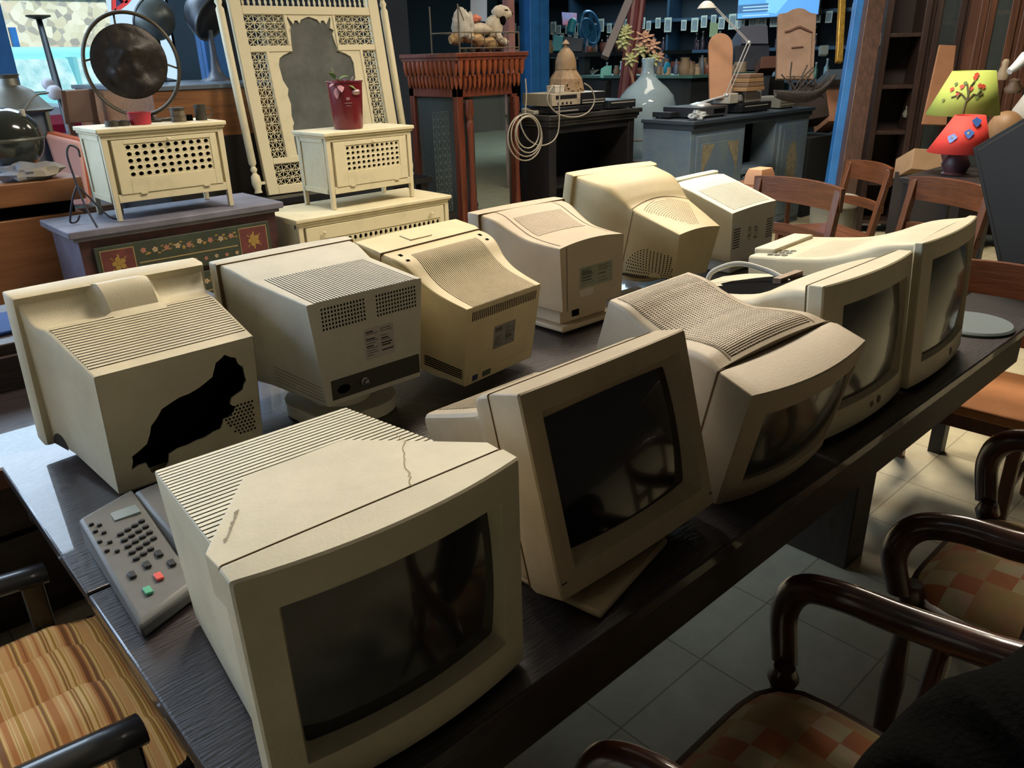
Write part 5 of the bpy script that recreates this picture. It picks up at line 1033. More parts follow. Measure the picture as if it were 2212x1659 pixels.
# ------------------------------------------------------------------ right-hand side: chairs, lamps, bookcases
CH_ = wood('chair_wood', '6b4229', '50301e', axis='z', scale=3, rough=.35, coat=.3); CHR = wood('chair_wood_rail', '6f4329', '4c2c1b', axis='x', scale=3, rough=.35, coat=.3)
def wchair(label, loc, rz, h=.98, w=.46, seat_m=None):
    t = thing('wooden_chair', label, 'chair', loc, (0, 0, rz)); d = .42   # back at y=0, faces +y
    for x in (-w / 2, w / 2 - .04):
        MB().hexa([(x, -.05, 0), (x + .04, -.05, 0), (x + .04, -.01, 0), (x, -.01, 0), (x, 0, .45), (x + .04, 0, .45), (x + .04, .04, .45), (x, .04, .45)]).hexa([(x, 0, .45), (x + .04, 0, .45), (x + .04, .04, .45), (x, .04, .45), (x, -.07, h), (x + .04, -.07, h), (x + .04, -.04, h), (x, -.04, h)]).build('rear_leg', CH_, t, bevel=.004)
        MB().box(x, x + .04, d - .04, d, 0, .43).build('front_leg', CH_, t, bevel=.004)
    for z0, z1, nm, b in ((h - .10, h + .01, 'top_rail', .035), (h - .26, h - .215, 'cross_rail', .03)):
        y = -.055 - (h - (z0 + z1) / 2) * -.14
        MB().loft([[(x, y - b * (1 - (2 * x / w) ** 2) + yy, z + (.012 * (1 - (2 * x / w) ** 2) if z > z0 else 0)) for yy, z in ((-.012, z0), (.012, z0), (.012, z1), (-.012, z1))] for x in [-w / 2 - .005 + (w + .01) * k / 12 for k in range(13)]]).build(nm, CHR, t, smooth=50)
    MB().box(-w / 2, w / 2, .0, d + .01, .43, .465).build('seat', seat_m or CHR, t, bevel=.008)
    MB().box(-w / 2 + .01, w / 2 - .01, .03, d - .03, .37, .43).build('seat_rail', CH_, t); MB().beam((-w / 2 + .02, -.02, .2), (-w / 2 + .02, d - .02, .2), .02).build('stretcher', CH_, t); MB().beam((w / 2 - .02, -.02, .2), (w / 2 - .02, d - .02, .2), .02).build('stretcher', CH_, t)
    return t
wchair('wooden chair with a curved top rail right behind the pale monitor', (3.62, 1.93, 0), pi / 2 - .25, h=.94, w=.54)
wchair('wooden chair standing farthest back, beside the tall leaning posts', (5.05, 2.22, 0), 1.0, h=.86)
wchair('wooden chair turned sideways, just left of the black flat panel', (4.15, 1.42, 0), pi / 2 - .45, h=.92, w=.50)
wchair('wooden chair with an orange-brown seat at the right end of the long table', (CHX, CHY, 0), pi / 2 + .05, seat_m=RUST, h=CHZ, w=.50)
t = thing('peach_box', 'small peach-coloured wedge-topped box behind the first wooden chair', 'box', tuple(atd(1641, 385, 4.3))); MB().loft([[(x * s, y * s, z) for x, y in ((-.07, -.05), (.07, -.05), (.07, .05), (-.07, .05))] for s, z in ((1.1, -.03), (1, .02), (.8, .055))]).build('box', mat('peach', 'b98a66', rough=.6), t, bevel=.004); pz = t.location.z - .03
t2 = thing('stool', 'wooden stool holding the small peach box', 'stool', (t.location.x, t.location.y, 0)); MB().box(-.15, .15, -.15, .15, pz - .03, pz).build('seat', CH_, t2, bevel=.004)
for x in (-.12, .12):
    for y in (-.12, .12): MB().tube([(x * 1.1, y * 1.1, 0), (x, y, pz - .03)], .015).build('leg', CH_, t2)
# two painted lamps
c = atd(2070, 365, 4.45); st = thing('lamp_stand', 'low dark stand under the two painted lamps', 'stand', (c.x - .2, c.y - .3, 0)); MB().box(-.1, .6, 0, .5, c.z - .06, c.z - .03).build('top', BT, st, bevel=.003)
for x in (-.08, .53):
    for y in (.02, .43): MB().box(x, x + .05, y, y + .05, 0, c.z - .06).build('leg', BT, st)
def shade(label, px0, px1, pyt, pyb, tx0, tx1, dep, m, base_z, deco):
    p = atd((px0 + px1) / 2, pyb, dep); sc_ = dep / FPX * 1.03; R = (px1 - px0) / 2 * sc_; r = (tx1 - tx0) / 2 * sc_; h = (pyb - pyt) * sc_ * .93
    t = thing('table_lamp', label, 'lamp', (p.x, p.y, base_z)); z0 = p.z - base_z; sh_o = Vector(((tx0 + tx1 - px0 - px1) / 2 * sc_ * CR.x, (tx0 + tx1 - px0 - px1) / 2 * sc_ * CR.y, 0)) * .4
    q = MB().loft([[(R * cos(a), R * sin(a), z0) for a in [2 * pi * k / 40 for k in range(40)]], [(r * cos(a) + sh_o.x, r * sin(a) + sh_o.y, z0 + h) for a in [2 * pi * k / 40 for k in range(40)]]], False, False); o = q.build('shade', m, t, smooth=60); so = o.modifiers.new('s', 'SOLIDIFY'); so.thickness = .003
    a0 = math.atan2(-p.y, -p.x)
    def sf(u, v): a = a0 - u; k = v; rr = lerp(R, r, k) + .003; return (rr * cos(a) + sh_o.x * k, rr * sin(a) + sh_o.y * k, z0 + h * k)
    deco(t, sf); MB().lathe([(.07, 0), (.06, .01), (.075, .05), (.04, .12), (.015, .16), (.012, z0 + h * .8)], 20).build('base', mat('lamp_base', '4d3035', rough=.4), t, smooth=60)
    return t
def dots_on(t, sf, L, r, nm, m):
    for u_, v_ in L:
        p = Vector(sf(u_, v_)); q = MB(); n_ = normal(sf, u_, v_); n_ = n_ if n_.dot(CW) < 0 else -n_; a = n_.cross(Vector((0, 0, 1))).normalized(); b = a.cross(n_)
        q.poly([p + n_ * .002 + a * r * cos(k) * (1 + .25 * sin(3 * k)) + b * r * sin(k) * (1 + .2 * cos(4 * k)) for k in [2 * pi * j / 12 for j in range(12)]]); q.build(nm, m, t, smooth=0)
def deco_tree(t, sf):
    q = MB()
    for P in ([(0, .04), (.0, .3), (.02, .48)], [(.0, .32), (.18, .5), (.38, .46), (.5, .52)], [(.02, .36), (-.2, .5), (-.42, .55)], [(.02, .45), (.02, .68), (.12, .78)], [(.3, .48), (.42, .6)], [(-.25, .5), (-.3, .4)], [(-.2, .5), (-.5, .42)], [(0, .5), (-.12, .72)]):
        q.tube([Vector(sf(-a, b)) for a, b in P], .005, 5)
    q.build('painted_branch', mat('branch_brown', '4a4426', rough=.7), t, smooth=50)
    dots_on(t, sf, [(-.12, .86), (-.15, .92), (-.35, .68), (.28, .66), (.32, .50), (-.05, .62), (-.48, .66), (.62, .6)], .013, 'painted_flower', mat('flower_red', 'b8452e', rough=.6)); dots_on(t, sf, [(.2, .74), (-.3, .42), (.55, .72), (.75, .35)], .011, 'painted_leaf', mat('leaf_dark', '5a6b34', rough=.6))
def deco_fl(t, sf):
    dots_on(t, sf, [(-.18, .55), (-.45, .85)], .024, 'painted_flower', mat('flower_blue', '3d63ad', rough=.6)); dots_on(t, sf, [(.42, .42)], .024, 'painted_flower', mat('flower_blue2', '5b76b5', rough=.6)); dots_on(t, sf, [(-.18, .56), (.42, .43)], .009, 'flower_centre', mat('centre_cream', 'd9cfa0', rough=.6))
shade('lamp with a lime green shade painted with a red-flowered branch', 2009, 2148, 156, 247, 2058, 2138, 4.75, mat('shade_green', '9cab52', rough=.75), c.z - .03, deco_tree)
shade('lamp with a red shade painted with blue and yellow flowers', 2010, 2130, 250, 328, 2068, 2125, 4.45, mat('shade_red', 'c8372f', rough=.7), c.z - .03, deco_fl)
t = thing('mannequin_head', 'brown smooth mannequin head behind the lamps', 'head', tuple(atd(2170, 285, 5.0))); MB().blob((0, 0, 0), (.10, .11, .13), 16).build('head', mat('head_tan', '8a6a4a', rough=.5), t, smooth=80); MB().tube([(0, 0, -.08), (0, 0, -.22)], [.05, .06], 12).build('neck', MATS['head_tan'], t); hz = -t.location.z; MB().lathe([(.12, hz), (.12, hz + .02), (.015, hz + .04), (.015, -.2)], 16).build('stand', DARK, t)
# leaning posts and bookcases
def leanbox(name, label, cat, px0, py0, px1, py1, d0, d1, w, th, m, floor=False):
    a, b = atd(px0, py0, d0), atd(px1, py1, d1)
    if floor: b = b + (b - a) * (b.z / (a.z - b.z))
    t = thing(name, label, cat, tuple(b)); d_ = a - b; MB().beam(d_, (0, 0, 0), w, th, up=CW, m=0).build('beam', m, t, bevel=.004); return t
leanbox('leaning_post', 'bright blue painted post leaning beside the brown bookcase', 'post', 1862, -30, 1808, 310, 6.4, 6.4, .075, .08, BLUE, True)
leanbox('leaning_post', 'old brown timber post leaning right of the blue post', 'post', 1895, -30, 1840, 320, 6.3, 6.3, .14, .1, wood('old_timber', '523a2f', '352620', axis='z'), True)
t = leanbox('gilt_frame', 'gold picture frame hanging edge-on left of the blue post', 'picture frame', 1822, -60, 1812, 135, 6.6, 6.6, .05, .05, mat('gilt', 'c9a14a', rough=.3, metal=.7, var=.4, vscale=30))
def case(label, px0, py0, px1, py1, dep, wd_, dd_, shelves, m, glass=False, rz=0, lean=0, name='bookcase', n=None, cat='bookcase'):
    b = atd(px0, py1, dep); b.z = 0; a = atd(px0, py0, dep); H__ = 2.3; t = thing(name, label, cat, (b.x, b.y, 0), (lean, 0, rz))
    for x in (0, wd_ - .05): MB().box(x, x + .05, 0, dd_, 0, H__).build('side', m, t, bevel=.004)
    MB().box(.05, wd_ - .05, dd_ - .02, dd_, .05, H__).build('back_panel', mat('case_dark', '2a211f', rough=.7), t)
    for z in shelves: MB().box(.05, wd_ - .05, .01, dd_ - .02, z, z + .03).build('shelf', m, t, bevel=.002)
    if glass:
        MB().box(.05, .10, -.02, .0, .3, H__).box(wd_ - .10, wd_ - .05, -.02, 0, .3, H__).box(.1, wd_ - .1, -.02, 0, .3, .36).build('door_frame', m, t, bevel=.003); MB().box(.1, wd_ - .1, -.012, -.008, .36, H__).build('glass_door', vg, t)
    return t
BC = wood('dark_case_wood', '3f2e28', '2a1f1d', axis='z'); BC2 = wood('amber_case_wood', '5c3a28', '3a261c', axis='z')
R90 = -pi / 2
case('dark open bookcase with plank shelves right of the timber post', 1872, 0, 1900, 330, 6.8, .34, .35, (.08, .42, .85, 1.22, 1.62), BC, rz=-.95)
case('narrow dark glass-fronted cabinet of figurines', 1962, 0, 1960, 300, 6.75, .32, .35, (.08, .55, .98, 1.3, 1.7), BC, True, rz=-1.0, name='glass_cabinet', cat='cabinet')
case('amber-framed glass cabinet behind the green lamp', 2085, 0, 2085, 200, 6.0, .30, .3, (.3, .8, 1.2, 1.75), BC2, True, rz=-1.0, name='glass_cabinet', cat='cabinet')
case('brown glass cabinet at the right edge, holding ornaments', 2175, 0, 2175, 200, 5.9, .6, .4, (.3, .8, 1.2, 1.65), BC2, True, rz=-1.0, name='glass_cabinet', cat='cabinet')
plate_at('tan_panel', 'flat tan plywood sheet leaning between the cabinets', 'panel', [(1992, 268), (2030, 96), (2066, 98), (2045, 270)], 6.15, .02, WB)
plate_at('carton', 'open tan cardboard carton behind the wooden chairs', 'box', [(1968, 365), (1975, 320), (2055, 325), (2050, 372)], 5.2, .25, mat('cardboard', '8f7459', rough=.9, var=.2))
_c = atd(2012, 370, 5.3); cs_ = thing('stand', 'dark stand under the open cardboard carton', 'stand', (_c.x - .1, _c.y - .25, 0)); MB().box(0, .42, 0, .45, 0, _c.z - .01).build('block', mat('stand_dark', '221c1a', rough=.7), cs_)
o = atd(1815, 330, 5.6); t = thing('waste_bin', 'grey plastic bin with a rim beside the blue desk', 'bin', (o.x, o.y, 0)); MB().lathe([(.0, .005), (.13, 0), (.16, .50), (.0, .50)], 28, caps=False).build('body', mat('bin_grey', '77766c', rough=.6), t, smooth=50); MB().lathe([(.165, .48), (.175, .49), (.175, .54), (.165, .55), (.15, .55)], 28).build('rim', mat('bin_rim', '8f8c80', rough=.6), t)
t = thing('low_crate', 'low wooden crate with a pale decorated edge behind the pale monitor', 'crate', (3.35, 2.42, 0), (0, 0, .05)); MB().box(0, .60, 0, .5, 0, .50).build('crate', wood('crate_wood', '6e5a48', '4f4036'), t, bevel=.004); MB().box(-.01, .61, -.01, .51, .46, .50).build('rim', mat('crate_rim', '8b7a63', rough=.8, var=.3, vscale=30), t)
for i, (px, py, dp, hh_, rr, cc) in enumerate([(1903, 85, 6.55, .10, .03, '8a8480'), (1912, 85, 6.55, .09, .03, '9a928c'), (1985, 60, 6.7, .28, .05, '8d9088'), (1980, 130, 6.7, .12, .05, '5f625a'), (1975, 200, 6.7, .16, .04, '5a5850'), (1962, 240, 6.7, .10, .045, '6b6c64'), (2170, 150, 5.6, .14, .045, '8a7a62'), (2190, 185, 5.6, .10, .06, '5a4a3c'), (2125, 120, 6.2, .22, .04, '6f6a58')]):
    p = atd(px, py, dp); o = MB().lathe([(0, 0), (rr * .8, 0), (rr, hh_ * .3), (rr * .5, hh_ * .7), (rr * .6, hh_ * .85), (rr * .3, hh_), (0, hh_)], 14, caps=False).build('figurine', mat('fig_%d' % i, cc, rough=.5), smooth=60); o.location = p - Vector((0, 0, hh_ / 2))
    tag(o, ('pale salt shaker on the dark bookcase shelf, left of the pair', 'pale salt shaker on the dark bookcase shelf, right of the pair', 'tall pale figurine high in the dark glass cabinet', 'round grey ornament on the second shelf of the dark glass cabinet', 'dark figurine on the third shelf of the dark glass cabinet', 'grey jar low in the dark glass cabinet', 'pale ornament in the brown cabinet at the right edge', 'squat dark ornament in the brown cabinet at the right edge', 'slim ornament inside the amber cabinet behind the green lamp')[i], 'figurine', 'ornaments in the right-hand cabinets')
t = thing('white_horn', 'curved white horn-shaped ornament at the right edge above the mannequin head', 'ornament', tuple(atd(2190, 145, 5.1))); MB().tube(bez([tuple(CR * -.03 + CU * -.03), tuple(CR * .02 + CU * .01), tuple(CR * .08 + CU * .07)], 6), [.02 + .0015 * k for k in range(13)], 12).build('horn', mat('horn_white', 'cfd4d6', rough=.4), t, smooth=60)
t = thing('striped_lampshade', 'pale ribbed lampshade cut off by the right edge', 'lampshade', tuple(atd(2235, 230, 5.0))); MB().lathe([(.13, -.10), (.12, -.02), (.07, .08), (.05, .10)], 28, caps=False).build('shade', mat('shade_pale', '9b9a96', rough=.8), t, smooth=60)
# ------------------------------------------------------------------ shop shelves far behind
DS = mat('shelf_navy', '1d3346', rough=.6)
t = thing('wall_shelves', 'long dark blue wall shelving across the back of the shop', 'shelving', (12.45, 4.6, 0))
for z in (.55, 1.05, 1.53, 2.05, 2.6): MB().box(0, .4, 0, 9.2, z, z + .05).build('shelf', DS, t)
for y in (0, 2.2, 4.7, 7.1, 9.15): MB().box(0, .4, y, y + .05, 0, 3.2).build('upright', DS, t)
MB().box(.38, .42, 0, 9.2, 0, 3.2).build('back_panel', mat('shelf_back', '131d26', rough=.8), t)
rnd = random.Random(11); FC = ['9aa39a', 'a9a18e', '7f8a92', 'b0ab9c', '6f6a5a', '9c8f7a', '8d97a5', 'b5b5ae']
adj = ('pale', 'grey', 'faded blue', 'cream', 'brown', 'tan', 'bluish', 'white'); G_ = 'small pictures hung along the top shelf'
k = 0; PY_ = [y for y in [13.3 - .19 * i for i in range(40)]]
proto = thing('picture_frame', 'small framed card hung along the upper shelf edge', 'picture', (12.42, 13.3, 2.1), group=G_); MB().box(-.012, 0, -.065, .065, -.10, .10).build('frame', mat('frame_pale', '93968c', rough=.6), proto, bevel=.002); MB().box(-.014, -.012, -.045, .045, -.075, .075).build('card', mat('card_grey', '6d7478', rough=.7, var=.5, vscale=30), proto)
for i, y in enumerate(PY_[1:]):
    if 9.0 < y < 9.2: continue
    dup(proto, (12.42, y + rnd.uniform(-.03, .03), 2.02 + rnd.uniform(-.05, .04)), (0, 0, 0), scale=rnd.uniform(.75, 1.2))
proto = thing('postcard', 'small card pinned in the lower row behind the projector', 'card', (12.42, 12.9, 1.72), group='postcards pinned behind the projector'); MB().box(-.01, 0, -.05, .05, -.06, .06).build('card', mat('card_cream', '83807a', rough=.7, var=.5, vscale=40), proto)
for i in range(16): dup(proto, (12.42, 12.9 - .2 * (i % 8) + rnd.uniform(-.03, .03), 1.74 if i < 8 else 1.90), (0, 0, 0))
BG = 'bottles and jars on the dark wall shelves'; bt = []
for j, cc in enumerate(('37576b', '4c6a5a', '6b7f88', '3b2e35')):
    b = thing('bottle', 'small glass bottle standing on the dark wall shelves', 'bottle', (12.6, 5 + .3 * j, 1.102), group=BG); MB().lathe([(0, 0), (.035, 0), (.035, .13), (.014, .17), (.014, .22), (0, .22)], 10, caps=False).build('glass', mat('bottle_%d' % j, cc, rough=.15, spec=.8, coat=.5), b, smooth=50); MB().lathe([(.016, .215), (.016, .235)], 8).build('cap', mat('cap_pale', '9b9d9b', rough=.4), b); bt.append(b)
for i in range(110):
    z = (.602, 1.102, 1.102, 1.582)[i % 4]; dup(bt[i % 4], (12.5 + rnd.uniform(0, .22), 4.8 + rnd.uniform(0, 8.8), z), (0, 0, 0), scale=rnd.uniform(.6, 1.35))
# screen
c = atx(1681, 0, 12.35); t = thing('wall_screen', 'glowing blue television screen mounted on the dark back wall', 'television', (12.3, c.y - .02, 2.43)); SC = mat('screen_blue', '3b6fa8', rough=.3, emit='5f93c9', estr=1.0)
MB().box(0, .05, -.72, .72, -.42, .40).build('frame', VK, t, bevel=.004)
MB().box(-.004, 0, -.70, .70, -.40, .39).build('screen', SC, t)
for nm, pts, e_ in (('bright_shape', [(.42, .39), (.38, -.0), (.2, -.15), (.18, -.33), (-.0, -.36), (-.25, -.1), (-.32, .39)], '7fd0ef'), ('dark_patch', [(.10, .02), (.0, .05), (-.04, -.04), (.03, -.13), (.09, -.06)], '5b6fae'), ('caption_box', [(.70, -.20), (.15, -.20), (.15, -.32), (.70, -.32)], '2f5f92')):
    k = {'bright_shape': -.006, 'dark_patch': -.008, 'caption_box': -.0085}[nm]; MB().poly([(k, y, z) for y, z in pts]).build(nm, mat(nm, '304050', emit=e_, estr=1.0), t, smooth=0)
for z in (-.24, -.285, .2, -.365): MB().box(-.010, -.009, .12 if z != .2 else -.68, .6 if z != .2 else -.30, z - .008, z + .008).build('caption_line', mat('caption_line', '506070', emit='a9d4ef', estr=1.0), t)
# reel projector, far furniture
PB = mat('projector_blue', '2f6f9c', rough=.4, metal=.2); TQ = mat('turquoise_metal', '2f8fa3', rough=.4); b = atd(1235, 150, 10.5); t = thing('film_projector', 'blue film projector with a large spoked reel behind the pierced lantern', 'projector', tuple(b))
def ringq(px, py, r, nm, spokes=5, m=PB):
    c = atd(px, py, 10.5) - b; n_ = CW; a_ = (CR * .72 + CW * .69).normalized(); up = Vector((0, 0, 1)); q = MB()
    q.tube([c + a_ * r * cos(k) + up * r * sin(k) for k in [2 * pi * j / 32 for j in range(33)]], .022, 6, caps=False)
    for s in range(spokes):
        k = 2 * pi * s / spokes + .3; q.beam(c, c + a_ * r * cos(k) + up * r * sin(k), .07, .02, up=a_.cross(up))
    q.lathe([(.0, 0), (.06, 0), (.06, .03), (0, .03)], 12, caps=False) if 0 else None
    return q.build(nm, m, t, smooth=60)
ringq(1275, 60, .19, 'reel'); ringq(1270, 72, .17, 'rear_reel')
def pbox(px0, py0, px1, py1, dep, th, nm, m): MB().loft([[atd(a, c_, dep) - b + CW * k for a, c_ in ((px0, py0), (px1, py0 + 4), (px1 - 4, py1), (px0 - 6, py1))] for k in (0, th)]).build(nm, m, t, bevel=.01)
pbox(1196, 74, 1218, 110, 10.4, .25, 'lamp_house', TQ); pbox(1218, 78, 1262, 112, 10.4, .25, 'body', mat('navy_metal', '1f3548', rough=.4)); MB().tube([atd(1236, 48, 10.4) - b, atd(1232, 72, 10.4) - b], [.055, .05], 14).blob(tuple(atd(1237, 48, 10.4) - b), .055, 8).build('lamp_tube', TQ, t, smooth=60)
sb = thing('projector_table', 'long dark counter under the film projector', 'table', (7.6, 6.9, 0)); zp = atd(1235, 114, 10.4).z
MB().box(0, 2.2, 0, 2.6, zp - .05, zp).build('top', mat('counter_dark', '232a2e', rough=.5), sb)
for x in (.05, 2.05):
    for y in (.05, 2.45): MB().box(x, x + .1, y, y + .1, 0, zp - .05).build('leg', MATS['counter_dark'], sb)
t = thing('fluted_pillar', 'dark red fluted wooden pillar behind the demijohn', 'pillar', (0, 0, 0)); p = atd(1330, 190, 8.3); q2 = atd(1352, 60, 8.3); t.location = (p.x, p.y, 0); q = MB()
RB2 = mat('oxblood_wood', '5f2c2c', rough=.5, var=.3)
q.loft([[(.08 * (1 + .12 * cos(8 * a)) * cos(a) + k * (q2 - p).x * 3, .08 * (1 + .12 * cos(8 * a)) * sin(a) + k * (q2 - p).y * 3, 2.7 * k) for a in [2 * pi * j / 48 for j in range(48)]] for k in (0, 1)]); q.build('shaft', RB2, t, smooth=50); MB().box(-.12, .12, -.12, .12, 0, .2).build('plinth', RB2, t)
leanbox('leaning_pole', 'dark bamboo pole slanting across the shop behind the demijohn', 'pole', 1372, -30, 1306, 125, 6.9, 6.9, .07, .07, mat('pole_dark', '3a3438', rough=.5))
zc = atd(1442, 162, 8.5).z
for i, (nm, lab, cat, pts, dep, th, m) in enumerate([
    ('teal_chair_back', 'turquoise chair back beside the dark red pillar', 'chair', [(1296, 168), (1298, 148), (1308, 142), (1322, 141), (1320, 170)], 9, .05, mat('teal', '3d8f88', rough=.5)),
    ('poster', 'red and blue poster panel behind the film projector', 'poster', [(1213, 26), (1246, 28), (1246, 54), (1215, 54)], 12.5, .02, mat('poster_mix', '8a3a44', rough=.6, col2='4a6a94', vscale=5)),
    ('green_note', 'pale green hanging note cards left of the arched board', 'notice', [(1534, 48), (1552, 50), (1550, 80), (1532, 80)], 9, .01, mat('note_green', '7fa58a', rough=.7)),
    ('printer', 'grey printer, upper of the stack behind the drafting lamp', 'printer', [(1600, 56), (1658, 54), (1660, 94), (1602, 94)], 9.5, .4, mat('printer_grey', '6d7284', rough=.5)),
    ('printer', 'dark grey printer, lower of the stack behind the drafting lamp', 'printer', [(1588, 98), (1662, 98), (1662, 150), (1590, 152)], 9.5, .4, mat('printer_dark', '3c4250', rough=.5, var=.4, vscale=8)),
    ('mug', 'small white square mug far behind the carved panel', 'mug', [(1772, 98), (1791, 97), (1789, 117), (1772, 117)], 9, .06, mat('mug_white', '7d8a8a', rough=.4)),
    ('wooden_box', 'brown wooden box between the printers and the carved panel', 'box', [(1645, 122), (1680, 120), (1680, 146), (1642, 148)], 8.0, .2, mat('box_brown', '4a2c22', rough=.5)),
    ('grey_case', 'grey plastic case on the peach cabinet far right of the desk', 'case', [(1788, 150), (1838, 148), (1836, 172), (1786, 172)], 8.2, .3, mat('case_grey', '4a5763', rough=.5)),
    ('peach_cabinet', 'peach-coloured cabinet seen beyond the basket', 'cabinet', [(1782, 178), (1836, 176), (1822, 262), (1790, 262)], 8.4, .4, mat('peach_paint', 'b07f63', rough=.8, var=.3)),
    ('window_sign', 'white sign with a blue strip above the plush dog', 'sign', [(1016, -10), (1052, -10), (1052, 46), (1016, 44)], 9, .02, mat('sign_white', 'aebac6', rough=.6)),
    ('cushion', 'dark maroon trunk below the grey case', 'trunk', [(1690, 200), (1782, 176), (1792, 250), (1700, 268)], 7.6, .3, mat('trunk_brown', '3d302c', rough=.7, var=.3)),
    ('blue_box', 'dull blue box on the far counter right of the succulent', 'box', [(1455, 140), (1482, 139), (1482, 158), (1455, 160)], 9, .15, mat('dull_blue', '33466b', rough=.6))]):
    o = plate_at(nm if nm != 'cushion' else 'trunk', lab, cat, pts, dep, th, m)
    if i in (0, 4, 6, 8, 10):
        zs_ = [(o.matrix_basis @ v.co) for v in o.data.vertices]; zb = min(v.z for v in zs_); xs_ = [v.x for v in zs_]; ys_ = [v.y for v in zs_]
        pt_ = thing('pedestal', 'dark pedestal under the ' + ('turquoise chair back', '', '', '', 'stacked grey printers', '', 'brown wooden box', '', 'peach cabinet', '', 'dark trunk', 'dull blue box')[i], 'stand', (min(xs_), min(ys_), 0)); MB().box(0, max(xs_) - min(xs_), 0, max(ys_) - min(ys_), 0, zb - .004).build('block', mat('pedestal_dark', '1b1f22', rough=.8), pt_, smooth=0)
for i, (px, py, dep, r, cc, lab) in enumerate([(1275, 158, 8.5, .12, 'a59a8a', 'white plate on the far counter right of the lantern'), (1442, 155, 8.5, .14, 'a5583c', 'wide terracotta dish on the far counter')]):
    p = atz(px, py, zc + .001); o = MB().lathe([(0, 0), (r * .5, 0), (r, .04), (r * .96, .045), (0, .02)], 24, caps=False).build('dish', mat('dish_%d' % i, cc, rough=.4), smooth=60); o.location = p; tag(o, lab, 'dish')
p = atd(1441, 148, 8.55); o = MB().blob((0, 0, 0), (.06, .02, .07), 10).build('blue_bowl', mat('bowl_blue', '1f7fa8', rough=.3), smooth=70); o.location = p; tag(o, 'bright blue bowl propped on the terracotta dish', 'bowl')
zc = atd(1442, 162, 8.5).z; CT = thing('far_counter', 'green-topped counter behind the demijohn', 'counter', (7.35, 5.15, 0)); MB().box(0, 1.3, 0, 1.7, zc - .03, zc).build('top', mat('counter_green', '3f6660', rough=.5), CT)
MB().box(.05, 1.25, .05, 1.65, 0, zc - .03).build('body', mat('counter_body', '20262a', rough=.8), CT)
rnd = random.Random(77); pr = []
for j, (cc, pf) in enumerate((('7a6a58', [(0, 0), (.04, 0), (.05, .05), (.03, .1), (.035, .12), (0, .12)]), ('9a8a78', [(0, 0), (.05, 0), (.05, .07), (0, .07)]), ('4f5a6a', [(0, 0), (.03, 0), (.03, .12), (.012, .15), (.012, .19), (0, .19)]), ('6a3f34', [(0, 0), (.045, .0), (.06, .06), (.045, .09), (0, .09)]))):
    o = MB().lathe(pf, 14, caps=False).build('curio', mat('curio_%d' % j, cc, rough=.4), smooth=50); o.location = (7.45 + .1 * j, 5.25, zc + .001); tag(o, 'small pot or jar among the curios on the far counters', 'curio', 'curios on the far counters'); pr.append(o)
for i in range(64):
    o = pr[i % 4].copy(); COL.objects.link(o)
    o.location = (7.4 + rnd.random() * 1.15, 5.2 + rnd.random() * 1.1, zc + .001) if i < 30 else (7.65 + rnd.random() * 2.1, 7.0 + rnd.random() * 2.4, zp + .001); o.scale = (rnd.uniform(.7, 1.5),) * 3
# ------------------------------------------------------------------ left side, seen through the window
def car(label, loc, rz, c1, c2, L=4.6):
    t = thing('vintage_car', label, 'car', loc, (0, 0, rz)); m1 = mat('car_' + c1, c1, rough=.35, coat=.15, spec=.3); m2 = mat('car_' + c2, c2, rough=.35, coat=.15, spec=.3); W2 = .86
    def sec(x, z0, z1, w): return [(x, -w, z0), (x, w, z0), (x, w * 1.02, (z0 + z1) / 2), (x, w * .93, z1), (x, 0, z1 + .03), (x, -w * .93, z1), (x, -w * 1.02, (z0 + z1) / 2)]
    MB().loft([sec(-L / 2, .45, .75, .6), sec(-L / 2 + .12, .32, .90, .8), sec(-1.3, .28, .95, W2), sec(.9, .28, .97, W2), sec(1.6, .3, .96, W2 * .97), sec(L / 2 - .15, .34, .88, .8), sec(L / 2, .45, .75, .62)]).build('body', m1, t, smooth=45)
    MB().loft([sec(-L / 2 + .2, .68, .84, W2 + .012), sec(L / 2 - .2, .68, .84, W2 + .012)]).build('side_stripe', m2, t)
    MB().loft([[(x * k + dx, y * w, z) for x, y in ((-1, -1), (1, -1), (1, 1), (-1, 1))] for k, w, z, dx in ((1.25, .78, .95, -.1), (.85, .66, 1.42, -.15), (.70, .58, 1.50, -.15))]).build('roof', m1, t, smooth=45, bevel=.04, bseg=3)
    g = mat('car_glass', '8fc3c9', rough=.12, spec=.5, coat=.2, col2='d5ecec', vscale=5)
    MB().loft([[(x * k + dx, y * w, z) for x, y in ((-1, -1), (1, -1), (1, 1), (-1, 1))] for k, w, z, dx in ((1.26, .70, 1.0, -.1), (.92, .62, 1.36, -.14))]).build('windscreen', g, t)
    MB().loft([[(x * k + dx, y * w, z) for x, y in ((-1, -1), (1, -1), (1, 1), (-1, 1))] for k, w, z, dx in ((1.05, .795, 1.0, -.1), (.76, .70, 1.36, -.14))]).build('side_windows', g, t)
    for x in (-.12, .5): MB().box(x - .03, x + .03, -.80, .80, .98, 1.38).build('door_pillar', m1, t)
    for x in (-1.45, 1.4):
        for y in (-W2, W2 - .18):
            q = MB().lathe([(0, 0), (.33, 0), (.35, .03), (.35, .15), (.33, .18), (0, .18)], 28, caps=False); q.v = [(a + x, c_ + y, b_ + .33) for a, b_, c_ in q.v]; q.build('wheel', mat('tyre', '15151a', rough=.8), t)
    return t
car('turquoise vintage car parked outside, nearest the left edge', (2.95, 12.3, .30), .45, '86cfd8', 'e3f0f0'); car('red and white vintage car parked in front of the turquoise one', (.25, 9.6, .30), -.03, 'e6e6ea', 'b81f3a'); car('turquoise and black vintage car parked farther right outside', (3.0, 14.9, .30), 0, '2f9fb5', '20262c')
